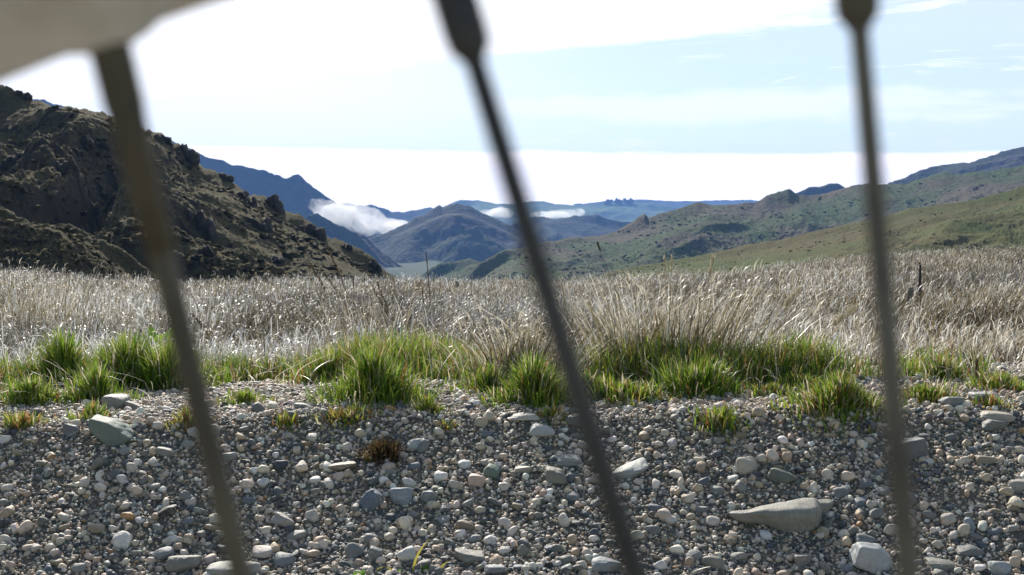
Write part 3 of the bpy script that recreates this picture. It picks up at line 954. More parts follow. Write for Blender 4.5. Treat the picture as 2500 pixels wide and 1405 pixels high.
# the stones that catch the eye, each traced from its place in the photo
HERO = [
    (272, 1056, 112, 64, GREEN_, 'large angular green-grey rock on the gravel crest at the left', 11, 22, 8, (.1, .25)),
    (172, 1055, 44, 38, (.17, .18, .19), 'small pointed dark grey stone just left of the large angular green-grey rock', 12, 16, 9, (0, .2)),
    (2138, 1366, 114, 76, (.42, .43, .43), 'pale grey boulder at the bottom edge just left of the right spoke', 13, 14, 9, (.1, .2)),
    (1322, 1052, 70, 36, (.42, .41, .38), 'smooth pale oval stone on the crest left of the middle spoke', 14, 6, 10, (0, .12)),
    (1174, 1034, 36, 30, (.48, .42, .32), 'round tan stone standing on the crest right of the small brown cushion', 15, 8, 10, (0, 0)),
    (1824, 1140, 56, 48, (.50, .43, .35), 'round cream and pink stone left of the grey almond-shaped stone', 16, 7, 10, (0, 0)),
    (1914, 1168, 76, 38, (.17, .18, .145), 'olive grey almond-shaped stone above the bird-shaped stone', 17, 9, 10, (0, .18)),
    (2058, 1203, 50, 30, (.22, .22, .20), 'smooth grey stone just above the head end of the bird-shaped stone', 18, 6, 10, (0, -.1)),
    (1542, 1152, 96, 36, (.34, .35, .33), 'long pale grey stone sloping behind the lower middle spoke', 19, 8, 10, (0, -.38)),
    (980, 1216, 58, 56, (.26, .30, .34), 'round blue-grey stone below the brown cushion plant', 20, 9, 10, (0, 0)),
    (906, 1224, 52, 60, (.14, .17, .21), 'dark blue slab leaning left of the round blue-grey stone', 21, 14, 9, (0, .5)),
    (1044, 1218, 40, 38, (.20, .22, .23), 'pointed grey stone right of the round blue-grey stone', 22, 16, 8, (0, 0)),
    (1163, 1178, 44, 46, PINK, 'knobbly pinkish quartz stone in the middle of the gravel', 23, 20, 16, (0, 0)),
    (1132, 1136, 36, 24, WHITE, 'smooth white quartz pebble above the knobbly pinkish stone', 24, 6, 10, (0, .1)),
    (1204, 1156, 50, 36, (.15, .20, .16), 'dark green pebble right of the knobbly pinkish stone', 25, 9, 10, (0, .3)),
    (1358, 1166, 56, 46, (.23, .22, .18), 'rounded olive stone left of the middle spoke, half way down the bank', 26, 10, 9, (0, .1)),
    (1274, 1150, 52, 18, (.45, .41, .33), 'thin pale sliver of stone lying flat between the green pebble and the olive stone', 27, 12, 9, (0, -.1)),
    (1384, 1124, 78, 24, (.29, .29, .26), 'long flat grey stone left of the middle spoke above the rounded olive stone', 28, 12, 9, (0, 0)),
    (405, 1108, 52, 28, (.24, .235, .21), 'blunt grey stone on the bank left of the left spoke', 29, 12, 9, (0, 0)),
    (400, 1252, 66, 26, DARK, 'black sharp-edged sliver of rock left of the lower left spoke', 30, 24, 8, (0, -.42)),
    (312, 1264, 34, 24, (.50, .30, .15), 'orange pebble left of the black sharp-edged sliver', 31, 8, 10, (0, 0)),
    (206, 1180, 30, 30, (.62, .53, .45), 'round cream pebble on the left part of the bank', 32, 6, 10, (0, 0)),
    (445, 1382, 80, 46, (.24, .225, .185), 'big brown-grey stone cut by the bottom edge left of the left spoke', 33, 8, 9, (0, 0)),
    (570, 1392, 130, 44, (.36, .35, .31), 'broad pale stone at the bottom edge behind the left spoke', 34, 7, 10, (0, 0)),
    (396, 1356, 60, 36, (.27, .28, .28), 'speckled grey stone near the bottom left of the left spoke', 35, 10, 9, (0, 0)),
    (636, 1352, 62, 30, (.58, .49, .42), 'pale pink oval pebble right of the foot of the left spoke', 36, 6, 10, (0, 0)),
    (692, 1372, 56, 36, (.24, .25, .25), 'grey oval stone right of the pale pink oval pebble', 37, 7, 10, (0, .1)),
    (690, 1276, 64, 34, (.38, .35, .31), 'pale grey slanting flat stone right of the left spoke', 38, 12, 9, (0, .3)),
    (722, 1310, 50, 28, (.26, .26, .24), 'grey almond pebble below the pale slanting flat stone', 39, 7, 10, (0, 0)),
    (838, 1142, 70, 26, (.30, .25, .18), 'flat brown slab of rock lying left under the brown cushion plant', 40, 14, 9, (0, -.2)),
    (1034, 1094, 26, 44, (.22, .23, .22), 'upright grey stone splinter right of the brown cushion plant', 41, 14, 8, (0, .3)),
    (1012, 1090, 40, 36, (.45, .45, .42), 'white-grey stone tucked against the brown cushion plant', 42, 10, 9, (0, 0)),
    (1400, 1030, 56, 30, (.18, .18, .16), 'dark flat stone under the grass behind the middle spoke', 43, 10, 9, (0, 0)),
    (1278, 1019, 84, 16, (.50, .46, .38), 'long pale flat stone half hidden under the green grass', 44, 10, 9, (0, 0)),
    (2436, 1022, 86, 30, (.42, .37, .30), 'tan stone lying on the crest at the far right', 45, 9, 9, (0, .05)),
    (2428, 1042, 64, 32, (.20, .20, .18), 'dark grey stone in front of the tan stone at the far right', 46, 9, 9, (0, .1)),
    (2322, 985, 62, 36, (.24, .245, .24), 'grey rounded rock under the grass right of the right spoke', 47, 9, 9, (0, 0)),
    (2412, 975, 84, 36, (.38, .37, .36), 'pale grey rock in the green grass at the far right', 48, 9, 9, (0, 0)),
    (2405, 1125, 52, 28, (.30, .26, .20), 'lumpy brown stone right of the right spoke', 49, 9, 10, (0, .2)),
    (2365, 1285, 32, 46, (.25, .29, .33), 'egg-shaped blue-grey pebble standing right of the right spoke', 50, 7, 10, (0, 0)),
    (2486, 1190, 52, 32, (.36, .34, .30), 'pale flat stone cut by the right edge of the picture', 51, 10, 9, (0, 0)),
    (2440, 1390, 64, 40, (.38, .40, .40), 'pale stone at the bottom edge near the right corner', 52, 9, 9, (0, 0)),
    (2306, 1382, 78, 26, (.27, .26, .22), 'flat brown-grey stone at the bottom right of the right spoke', 53, 12, 9, (0, 0)),
    (1746, 1374, 66, 40, (.26, .25, .21), 'curved grey-brown stone near the bottom between the middle and right spokes', 54, 8, 9, (0, .4)),
    (1696, 1362, 50, 34, (.27, .27, .25), 'rounded grey stone beside the curved grey-brown one at the bottom', 55, 7, 10, (0, 0)),
    (1480, 1385, 76, 46, (.26, .28, .29), 'cracked blue-grey stone at the bottom edge left of the middle spoke foot', 56, 12, 9, (0, 0)),
    (1210, 1395, 60, 30, (.25, .26, .27), 'two-humped grey stone at the bottom edge in the middle', 57, 10, 9, (0, 0)),
    (1144, 1366, 80, 32, (.23, .225, .20), 'broad flat grey stone near the bottom right of the yellow grass blades', 58, 10, 9, (0, .15)),
    (1236, 1344, 36, 24, (.66, .60, .54), 'smooth white egg-shaped pebble above the broad flat grey stone', 59, 5, 10, (0, 0)),
    (1278, 1346, 30, 34, (.24, .23, .19), 'upright olive-grey pebble beside the smooth white egg-shaped pebble', 60, 8, 9, (0, 0)),
    (868, 1348, 56, 40, (.23, .23, .21), 'smooth grey stone left of the pointed one near the bottom', 61, 8, 9, (0, .4)),
    (916, 1358, 36, 44, (.20, .21, .21), 'pointed dark stone near the bottom left of the yellow grass blades', 62, 14, 8, (0, .2)),
    (1046, 960, 38, 24, (.16, .16, .155), 'dark rounded stone at the back of the gravel among the green tufts', 63, 9, 9, (0, 0)),
    (738, 993, 44, 18, (.26, .26, .25), 'flat grey stone on the bare patch between the green tufts', 64, 9, 9, (0, 0)),
    (2214, 1100, 96, 52, (.16, .17, .175), 'dark slate wedge leaning behind the right spoke', 65, 16, 8, (0, -.2)),
    (560, 1120, 38, 26, (.25, .25, .23), 'small grey stone behind the left spoke half way down the bank', 66, 9, 9, (0, 0)),
    (1960, 1375, 46, 40, (.25, .23, .21), 'blocky brown-grey stone at the bottom left of the pale grey boulder', 67, 14, 8, (0, 0)),
    (1870, 1310, 30, 28, WHITE, 'white round pebble under the belly of the bird-shaped stone', 68, 6, 10, (0, 0)),
    (2118, 1320, 58, 30, (.18, .20, .20), 'dark grey stone just above the pale grey boulder', 69, 10, 9, (0, .3)),
    (2370, 1345, 64, 26, (.20, .20, .19), 'dark two-toned oblong stone right of the right spoke near the bottom', 70, 10, 9, (0, .1)),
]
for (a, b, c, d, col, lab, sd_, pp, nn, tl) in HERO:
    stone(a, b, c, d, col, lab, sd_, pp, nn, 5 if c > 60 else 4, tl, noise=.05)
    LANDMARKS.append((a, b))


def loft(rings, n=48):
    """rings: (x, y, z, ry, rz) along the stone's length"""
    fx = [pchip(np.linspace(0, 1, len(rings)), [r[k] for r in rings]) for k in range(5)]
    u = np.linspace(0, 1, 40)
    a = np.arange(n) * 2 * math.pi / n
    nrm = np.radians([88 + 16, 196, 250, 320, 30, 62])          # faces of the cross-section: top, front, below, back
    rr = (np.maximum(0, np.cos(a[:, None] - nrm[None])) ** 14).sum(1) ** (-1 / 14)
    rr = np.clip(rr, .9, 1.25) * .93
    V = []
    for q in u:
        x, y, z, ry, rz_ = [float(f(q)) for f in fx]
        V.append(np.stack([np.full(n, x), y + ry * rr * np.cos(a), z + rz_ * rr * np.sin(a)], -1))
    V = np.concatenate(V)
    Fq = []
    for i in range(39):
        for j in range(n):
            k = (j + 1) % n
            Fq.append((i * n + j, i * n + k, (i + 1) * n + k, (i + 1) * n + j))
    return V, np.array(Fq)


# bird-shaped stone: long tail to the left, full belly, blunt head to the right
x0, Y0 = ground_hit(1920, 1296)
s = Y0 / F
z0 = float(gz(x0, Y0)) + 14 * s
V1, F1 = loft([(-136 * s, 0, 12 * s, 1 * s, 1 * s), (-128 * s, 0, 9 * s, 14 * s, 8 * s), (-80 * s, 0, 6 * s, 30 * s, 19 * s), (-40 * s, 0, 3 * s, 44 * s, 28 * s), (0, 0, 1 * s, 54 * s, 37 * s),
               (40 * s, 4 * s, 0 * s, 60 * s, 45 * s), (70 * s, 6 * s, 4 * s, 54 * s, 43 * s), (86 * s, 8 * s, 8 * s, 34 * s, 27 * s), (93 * s, 10 * s, 8 * s, 14 * s, 14 * s), (95 * s, 10 * s, 8 * s, 1 * s, 1 * s)])
V2, F2 = loft([(40 * s, 26 * s, 16 * s, 2 * s, 2 * s), (60 * s, 26 * s, 16 * s, 26 * s, 20 * s), (90 * s, 28 * s, 16 * s, 30 * s, 23 * s), (112 * s, 30 * s, 22 * s, 24 * s, 16 * s), (126 * s, 30 * s, 28 * s, 12 * s, 8 * s), (132 * s, 30 * s, 29 * s, 1 * s, 1 * s)])
pb = Parts()
pb.add(V1 + .004 * fbm(V1[:, 0] * 25, V1[:, 1] * 25, V1[:, 2] * 25, 3, 4)[:, None], F1, (.26, .25, .215))
pb.add(V2 + .003 * fbm(V2[:, 0] * 25, V2[:, 1] * 25, V2[:, 2] * 25, 3, 4)[:, None], F2, (.26, .25, .215))
o = pb.build('stone', M_STONE)
o.location = (x0, Y0 + 30 * s, z0 + 10 * s)
tag(o, 'long smooth grey stone shaped like a lying bird, in the lower right gravel', 'stone')
TAKEN.append((x0, Y0 + .02, .085))
LANDMARKS.append((1920, 1265))
# two-lobed stone in front of the left tufts
x0, Y0 = ground_hit(300, 1000)
s = Y0 / F
pb = Parts()
V, Fc = stone_shape(4, 77, 11, 9, .04)
pb.add(rot(V * np.array([30 * s, 26 * s, 24 * s]), 0, .15, 0) + np.array([-18 * s, 0, 14 * s]), Fc, (.27, .265, .24))
V, Fc = stone_shape(4, 78, 11, 9, .04)
pb.add(rot(V * np.array([34 * s, 24 * s, 15 * s]), 0, .2, 0) + np.array([18 * s, 4 * s, 4 * s]), Fc, (.26, .24, .20))
o = pb.build('stone', M_STONE)
o.location = (x0, Y0, float(gz(x0, Y0)) + 3 * s)
tag(o, 'two-lobed grey stone at the foot of the dark green tuft at the left', 'stone')
TAKEN.append((x0, Y0, .05))
LANDMARKS.append((297, 985))

# medium cobbles: individuals of the gravel that show largest
KINDS = [('cream quartz', (.62, .54, .45)), ('white quartz', (.70, .66, .60)), ('grey', (.27, .265, .24)), ('dark grey', (.18, .185, .185)), ('blue-grey', (.16, .18, .205)),
         ('tan', (.42, .34, .24)), ('brown', (.30, .24, .17))]
rg = np.random.default_rng(99)
cnt = {}
tries = 0
placed = [(h[0], h[1], max(h[2], h[3]) / 2) for h in HERO] + [(1920, 1265, 130), (297, 985, 50)]
NCOB = 180
while len(cnt) < NCOB and tries < 6000:
    tries += 1
    px, py = rg.uniform(10, 2490), rg.uniform(1040, 1398)
    wd = rg.uniform(22, 44) * (.70 + .55 * (py - 1040) / 360)
    if any((px - q[0]) ** 2 + ((py - q[1]) * 1.5) ** 2 < (q[2] + wd * .6) ** 2 for q in placed):
        continue
    kn, kc = KINDS[rg.choice(7, p=[.24, .10, .24, .16, .10, .08, .08])]
    ht = wd * (rg.uniform(.62, .95) if 'quartz' in kn else rg.uniform(.38, .75))
    shape = 'flat' if ht < wd * .52 else ('oval' if ht < wd * .74 else 'round')
    zone = int((px - 1) // 250), int((py - 1040) // 60)
    # describe by where it lies relative to the things one can find
    lm = min([(abs(px - h[0]) + 1.4 * abs(py - h[1]), h[5], h[0], h[1]) for h in HERO] + [(abs(px - 1920) + 1.4 * abs(py - 1265), 'bird-shaped stone', 1920, 1265)])
    dx, dy = px - lm[2], py - lm[3]
    rel = ('left of' if dx < 0 else 'right of') if abs(dx) > 1.6 * abs(dy) else (('above' if dy < 0 else 'below') + (' and left of' if dx < -15 else ' and right of' if dx > 15 else ''))
    short = lm[1]
    for cut in (' on the', ' just', ' at the', ' standing', ' left', ' right', ' above', ' below', ' in the', ' near', ' lying', ' tucked', ' under', ' sloping', ' leaning', ' cut', ' beside', ' behind', ' half'):
        short = short.split(cut)[0] if len(short.split(cut)[0].split()) >= 2 else short
    size = 'small' if wd < 26 else ('fair-sized' if wd < 36 else 'large')
    lab = f'{size} {shape} {kn} pebble {rel} the {short}'
    lab = ' '.join(lab.split()[:16])
    if lab in cnt.values():
        continue
    cnt[len(cnt)] = lab
    placed.append((px, py, wd / 2))
    stone(px, py, wd, ht, tuple(np.array(kc) * rg.uniform(.8, 1.15)), lab, 2000 + tries, float(rg.uniform(5, 14)), int(rg.integers(8, 13)), 3,
          (float(rg.normal(0, .2)), float(rg.normal(0, .25))), depth=float(rg.uniform(.6, 1)), group='pebbles lying in the gravel bank', name='pebble', noise=.06, cat='pebble')

pb = Parts()
scatter_pebbles(175000, 1, .0023, .0065, 1, pb, None, power=1.6)
scatter_pebbles(11000, 2, .006, .011, 2, pb, TAKEN, power=2.4)
scatter_pebbles(2400, 3, .010, .017, 3, pb, TAKEN, power=3.0, yhi=3.8)
tag(pb.build('gravel', M_STONE), 'loose mixed gravel of cream quartz and grey stone chips along the roadside bank', 'gravel', kind='stuff')


# ------------------------------------------------------------------ grass
def blades(B, h, wd, phi, lean, curl, col, seg=4, psi=None, droop=None, taper=1.0, basew=.55, tip=None):
    """arched blades. B (n,3) feet, phi heading of the lean, lean angle at tip (rad), curl exponent"""
    n = len(B)
    h, wd, phi, lean, curl = [np.broadcast_to(np.asarray(v, float), (n,)) for v in (h, wd, phi, lean, curl)]
    if psi is None:
        psi = phi + math.pi / 2 + RNG.normal(0, .6, n)
    sv_ = np.linspace(0, 1, seg + 1)
    th = lean[:, None] * sv_[None] ** curl[:, None]
    ds = h[:, None] / seg
    tm = .5 * (th[:, 1:] + th[:, :-1])
    H = np.concatenate([np.zeros((n, 1)), np.cumsum(np.sin(tm) * ds, 1)], 1)
    Z = np.concatenate([np.zeros((n, 1)), np.cumsum(np.cos(tm) * ds, 1)], 1)
    C = np.stack([B[:, 0:1] + H * np.cos(phi)[:, None], B[:, 1:2] + H * np.sin(phi)[:, None], B[:, 2:3] + Z], -1)
    prof = np.minimum(1, basew + (1 - basew) * sv_ * 3) * np.sqrt(np.maximum(1 - sv_ ** 2.2, 0)) ** taper + .04
    W = wd[:, None] * prof[None] * .5
    twist = psi[:, None] + RNG.normal(0, .5, n)[:, None] * sv_[None]
    wv = np.stack([np.cos(twist), np.sin(twist), 0 * twist], -1) * W[..., None]
    V = np.stack([C - wv, C + wv], 2).reshape(n, -1, 3)
    nv = 2 * (seg + 1)
    f = np.array([(2 * i, 2 * i + 1, 2 * i + 3, 2 * i + 2) for i in range(seg)])
    Fq = (f[None] + (np.arange(n) * nv)[:, None, None]).reshape(-1, 4)
    cc = np.repeat(col, nv, 0)
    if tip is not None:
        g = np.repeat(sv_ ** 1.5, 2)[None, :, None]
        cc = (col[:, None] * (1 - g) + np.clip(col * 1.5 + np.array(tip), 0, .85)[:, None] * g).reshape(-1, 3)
    return V.reshape(-1, 3), Fq, cc


def palette(n, cols, wts, var=.2):
    wts = np.array(wts, float) / sum(wts)
    c = np.array(cols)[RNG.choice(len(cols), n, p=wts)]
    return np.clip(c * RNG.uniform(1 - var, 1 + var, (n, 1)), 0, 1)


DRY = [(.46, .42, .34), (.31, .26, .17), (.15, .115, .065), (.075, .058, .035), (.17, .155, .065)]

# the pale dry field: nobody could count it
NB = 190000
px = RNG.uniform(-450, 2950, NB)
Yc = field_edge(px)
u = RNG.random(NB)
Y = 3.95 * ((Yc + 4) / 3.95) ** (u ** .92)
X = (px - 1250) / F * Y
clump = fbm(X * 1.3, Y * 1.3, 0, 3, 77)
keep = RNG.random(NB) < np.clip(.72 + .5 * clump, .25, 1)
X, Y, px, clump = X[keep], Y[keep], px[keep], clump[keep]
n = len(X)
B = np.stack([X, Y, gz(X, Y) - .01], -1)
wind = fbm(X * .35, Y * .35, 0, 2, 55)
phi = np.where(RNG.random(n) < .55, RNG.normal(0, .7, n), RNG.uniform(0, 6.283, n)) + wind * 1.2
hgt = RNG.uniform(.17, .31, n) * (1 + .22 * clump) * (.38 + .62 * sstep(3.9, 4.7, Y)) * np.where(Y < 5.2, .85, 1.0)
wid = RNG.uniform(.0035, .0068, n) * np.clip((Y / 7) ** .45, .8, 2.0)
c = .86 * np.clip(.9 + .7 * fbm(X * .8, Y * .5, 0, 3, 133), .35, 1.25)[:, None] * palette(n, DRY, [.12, .16, .30, .30, .12])
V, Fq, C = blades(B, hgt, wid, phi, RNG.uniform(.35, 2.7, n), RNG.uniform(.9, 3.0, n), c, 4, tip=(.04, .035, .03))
k = RNG.random(n) < np.clip(.52 + .5 * fbm(X * .9, Y * .9, 0, 3, 91), .12, .95)                       # curled, bleached leaf ends up in the canopy; near-white also imitates sun glints
nk = int(k.sum())
B2 = B[k] + np.stack([RNG.normal(0, .03, nk), RNG.normal(0, .03, nk), hgt[k] * RNG.uniform(.45, .95, nk)], -1)
V2, F2, C2 = blades(B2, RNG.uniform(.035, .13, nk), RNG.uniform(.0030, .0060, nk) * np.clip((Y[k] / 7) ** .4, .8, 1.9), RNG.normal(0, 1.0, nk) + wind[k] * 1.2 + math.pi * (RNG.random(nk) < .3),
                    RNG.uniform(.3, 3.0, nk), RNG.uniform(.6, 1.4, nk), palette(nk, [(.86, .86, .84), (.62, .58, .50), (.30, .25, .16)], [.58, .22, .20]) * .92 * np.clip(.85 + .6 * fbm(X[k] * .8, Y[k] * .5, 0, 3, 133), .35, 1.15)[:, None], 3)
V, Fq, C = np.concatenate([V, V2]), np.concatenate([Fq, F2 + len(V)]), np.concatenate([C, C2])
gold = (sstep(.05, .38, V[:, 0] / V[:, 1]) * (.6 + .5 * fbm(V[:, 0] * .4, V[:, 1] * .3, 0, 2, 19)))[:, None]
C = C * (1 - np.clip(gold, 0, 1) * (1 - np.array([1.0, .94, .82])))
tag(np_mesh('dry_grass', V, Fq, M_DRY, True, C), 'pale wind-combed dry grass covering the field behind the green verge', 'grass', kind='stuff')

# low green turf between the tufts
n = 150000
px = RNG.uniform(-450, 2950, n)
Y = 3.35 + 1.15 * RNG.random(n)
X = (px - 1250) / F * Y
patch = fbm(X * 2.6, Y * 3.4, 0, 3, 8)
ok = RNG.random(n) < np.clip(sstep(3.24, 3.55, Y + .28 * fbm(X * 2.2, 0 * X, 0, 3, 31) - .45 * np.exp(-((px - 640) / 130) ** 2)) * (.72 + 1.4 * patch) * (1 - sstep(np.where(px > 1780, 3.85, 3.9), np.where(px > 1780, 4.15, 4.3), Y + .5 * fbm(X * 1.9, 0 * X + 3, 0, 3, 37))), 0, 1)
patch = patch[ok]
X, Y = X[ok], Y[ok]
n = len(X)
B = np.stack([X, Y, gz(X, Y) - .005], -1)
GREENS = [(.21, .31, .038), (.10, .18, .024), (.31, .36, .05), (.36, .29, .08), (.30, .14, .06), (.55, .49, .34)]
V, Fq, C = blades(B, RNG.uniform(.04, .135, n) * (.8 + .6 * np.clip(patch, -.4, 1)), RNG.uniform(.0022, .0045, n), RNG.uniform(0, 6.283, n), RNG.uniform(.2, 1.5, n), RNG.uniform(1, 2, n),
                  palette(n, GREENS, [.28, .26, .12, .10, .06, .18]), 3)
tag(np_mesh('short_grass', V, Fq, M_GREEN, True, C), 'short green turf with a few red and straw blades between the tufts', 'grass', kind='stuff')


def tuft(px, row, wpx, hpx, label, nb, mix, seed, name='grass_tuft', cat='grass tuft', group='green grass tufts on the gravel verge', spread=1.0, wide=.0042, mat=None, lean=(.1, 1.5), cols=None):
    x, Y = ground_hit(px, row)
    s_ = Y / F
    W, Hh_ = wpx * s_ / 2, hpx * s_
    r = np.minimum(np.abs(RNG.normal(0, .52, nb)), 1.05)
    a = RNG.uniform(0, 6.283, nb)
    bx, by = np.cos(a) * r * W, np.sin(a) * r * W * .7
    n_ = fbm(bx / W * 2, by / W * 2, 0, 2, seed)
    X_, Y_ = x + bx, Y + W * .35 + by
    B_ = np.stack([X_, Y_, gz(X_, Y_) - .006], -1)
    ph = a + RNG.normal(0, .7, nb)
    ln = RNG.uniform(*lean, nb) * (.60 + .75 * r / .62) * spread
    ht = Hh_ * .76 * RNG.uniform(.40, 1.30, nb) * (1 - .30 * r / .62) * (1 + .35 * n_)
    V_, F_, C_ = blades(B_, ht, RNG.uniform(.6, 1.2, nb) * wide, ph, ln, RNG.uniform(.8, 1.8, nb), palette(nb, cols or GREENS, mix), 4)
    org = np.array([x, Y, float(gz(x, Y))])
    o_ = np_mesh(name, V_ - org, F_, mat or M_GREEN, True, C_)
    o_.location = org
    tag(o_, label, cat, group)


G1, G2, G3 = [.40, .28, .14, .04, .02, .14], [.28, .24, .16, .10, .08, .16], [.14, .14, .20, .22, .20, .10]
for i, tf in enumerate([
    (10, 925, 190, 125, 'bright green tuft cut by the left edge of the picture', 900, G1, 1),
    (285, 952, 380, 140, 'tallest bright green clump, left of the left spoke with the fern in it', 2600, G1, 1),
    (140, 945, 280, 140, 'broad green clump between the left edge tuft and the tallest clump', 1800, G1, 1.1),
    (395, 955, 240, 130, 'leafy green clump growing behind and right of the two-lobed stone', 1300, G1, 1.1),
    (790, 940, 260, 85, 'low ragged green tuft between the star-shaped and the wide centre tuft', 1000, G2, 1.25),
    (1440, 975, 220, 90, 'shaggy green tuft behind the middle spoke', 900, G2, 1.2),
    (1960, 955, 240, 60, 'low rusty green tuft at the edge of the dry grass left of the right spoke', 700, G2, 1.2),
    (60, 992, 200, 90, 'low green tuft at the left edge in front of the taller clump', 800, G1, 1.1),
    (225, 985, 220, 88, 'dark green tuft right behind the two-lobed stone', 1000, G1, 1),
    (410, 940, 150, 120, 'green tuft behind the left spoke beside the tallest clump', 700, G1, 1),
    (640, 935, 320, 95, 'spreading star-shaped green tuft above the bare gravel patch', 1300, G1, 1.25),
    (590, 992, 170, 56, 'small green tuft just right of the left spoke', 420, G2, 1.1),
    (905, 985, 300, 135, 'wide green tuft in the centre left with dark stalks behind it', 2000, G1, 1.1),
    (1060, 930, 210, 80, 'soft green tuft between the wide centre tuft and the mossy one', 700, G2, 1),
    (1190, 960, 200, 90, 'loose green tuft left of the thick mossy clump', 800, G2, 1.1),
    (1300, 990, 250, 112, 'thick mossy green clump left of the middle spoke', 1700, G1, 1.1),
    (1530, 985, 250, 92, 'green tuft with orange leaves just right of the middle spoke', 1100, G2, 1.1),
    (1700, 970, 270, 135, 'deep green clump at the foot of the tall tussock', 1700, G1, 1.0),
    (1890, 972, 230, 56, 'thin yellowish tuft right of the deep green clump', 600, G2, 1.2),
    (2070, 1020, 330, 92, 'broad green and rust tuft left of the right spoke', 1700, G2, 1.05),
    (2270, 985, 200, 72, 'green tuft right of the right spoke beside the grey rounded rock', 700, G2, 1.1),
    (2310, 930, 240, 60, 'green turf clump behind the rocks right of the right spoke', 700, G2, 1),
    (2460, 955, 220, 60, 'rusty green tuft cut by the right edge of the picture', 700, G2, 1),
    (1765, 1064, 180, 64, 'sparse green tuft alone on the gravel left of the broad rusty one', 420, G2, 1.15),
    (845, 1048, 230, 50, 'low yellow-red tuft on the crest left of the brown cushion', 520, G3, 1.1),
    (700, 1052, 90, 52, 'small reddish tuft on the crest left of the low yellow-red one', 180, G3, 1),
    (1045, 1012, 120, 52, 'small dark green tuft in front of the wide centre tuft', 320, G2, 1.1),
    (215, 1030, 190, 52, 'thin yellow-green tuft behind the large angular rock', 260, G2, 1.2),
    (40, 1052, 150, 66, 'straw and rust tuft on the crest at the left edge', 320, G3, 1.1),
    (450, 1056, 150, 54, 'thin rusty tuft just left of the left spoke on the crest', 260, G3, 1.1),
    (1350, 1034, 130, 42, 'thin red and green tuft over the long pale flat stone', 180, G3, 1.25),
    (1085, 1058, 80, 40, 'tiny tuft on the crest right of the brown cushion', 110, G3, 1.1),
    (2430, 1000, 160, 44, 'yellow tuft in front of the pale grey rock at the far right', 260, G3, 1.2),
    (2330, 1020, 50, 18, 'tiny green sprig among the stones right of the right spoke', 60, G1, 1.1),
]):
    a, b, c, d, l, nb, mx, sp_ = tf
    tuft(a, b, c, d, l, nb, mx, i, spread=sp_)
tuft(935, 1128, 116, 74, 'dense dark brown cushion of dead grass on the bank crest', 1500, [.10, .16, .28, .30, .16], 60, 'cushion_plant', 'plant', None, 1.1, .0026, M_GREEN, (.2, 1.6),
     [(.20, .17, .05), (.16, .10, .05), (.10, .07, .035), (.06, .045, .025), (.22, .12, .06)])
tuft(215, 1404, 190, 22, 'low reddish moss patch at the bottom left corner of the gravel', 260, [.2, .3, .5], 61, 'moss_patch', 'moss', None, 1.2, .003, M_GREEN, (.2, 1.6),
     [(.22, .07, .05), (.16, .06, .04), (.20, .16, .05)])

n = 420                                        # dead straw fallen over the verge
px = RNG.uniform(-300, 2800, n)
Y = np.where(RNG.random(n) < .95, RNG.uniform(3.2, 4.2, n), RNG.uniform(2.4, 3.2, n))
X = (px - 1250) / F * Y
B = np.stack([X, Y, gz(X, Y) + RNG.uniform(.004, .03, n)], -1)
V, Fq, C = blades(B, RNG.uniform(.05, .20, n) * np.where(Y < 3.2, .35, 1), RNG.uniform(.0016, .0032, n), RNG.uniform(0, 6.283, n), RNG.uniform(1.2, 1.75, n), .2, palette(n, [(.72, .66, .54), (.50, .42, .30)], [.6, .4]), 5)
tag(np_mesh('straw', V, Fq, M_DRY, True, C), 'loose dead straw stalks lying over the green verge and gravel edge', 'straw', kind='stuff')

# tall tussocks of dry stalks
TUS = [(.80, .76, .66), (.48, .40, .27), (.22, .17, .08), (.11, .08, .04), (.18, .18, .06)]  # palest blades carry painted highlights, darkest ones deepen the contrast


def tussock(px, row, wpx, hpx, label, nb, seed, side=0.0, thin=.0036):
    x, Y = ground_hit(px, row)
    s_ = Y / F
    W, Hh_ = wpx * s_ / 2, hpx * s_
    bx = RNG.normal(0, .40, nb) * W
    by = RNG.uniform(0, .35, nb) * W + .1
    X_, Y_ = x + bx, Y + by
    B_ = np.stack([X_, Y_, gz(X_, Y_) - .01], -1)
    ph = np.where(bx + RNG.normal(0, .3 * W, nb) + side * W > 0, 0, math.pi) + RNG.normal(0, .5, nb)
    ln = np.clip(np.abs(bx / W) * 1.0 + RNG.normal(.22, .28, nb), .02, 1.6)
    ht = Hh_ * RNG.uniform(.30, 1.08, nb) * (1 + .25 * np.abs(bx / W))
    V_, F_, C_ = blades(B_, ht, RNG.uniform(.7, 1.3, nb) * thin, ph, ln, RNG.uniform(.5, 1.0, nb), palette(nb, TUS, [.34, .26, .18, .12, .10]), 5, taper=.8)
    # curled pale leaf tips
    k = RNG.random(nb) < .5
    tips = V_.reshape(nb, -1, 3)[:, -2:].mean(1)[k]
    nk = len(tips)
    V2_, F2_, C2_ = blades(tips, RNG.uniform(.02, .06, nk), RNG.uniform(.003, .006, nk), ph[k], RNG.uniform(1.0, 2.6, nk), 1.0, palette(nk, [(.66, .60, .48)], [1]), 3)
    org = np.array([x, Y, float(gz(x, Y))])
    o_ = np_mesh('tussock_grass', np.concatenate([V_, V2_]) - org, np.concatenate([F_, F2_ + len(V_)]), M_DRY, True, np.concatenate([C_, C2_]))
    o_.location = org
    tag(o_, label, 'tussock', 'dry tussocks along the verge')


tussock(1640, 945, 620, 255, 'biggest straw tussock fanning out between the middle and right spokes', 950, 1, .15)
tussock(1270, 950, 300, 165, 'arching dry tussock just left of the middle spoke', 520, 2, .2)
tussock(900, 900, 300, 190, 'thin grey tussock behind the wide green tuft in the centre left', 420, 3, -.5)
tussock(60, 880, 380, 215, 'tall pale tussock rising at the left edge of the picture', 620, 4, .3)


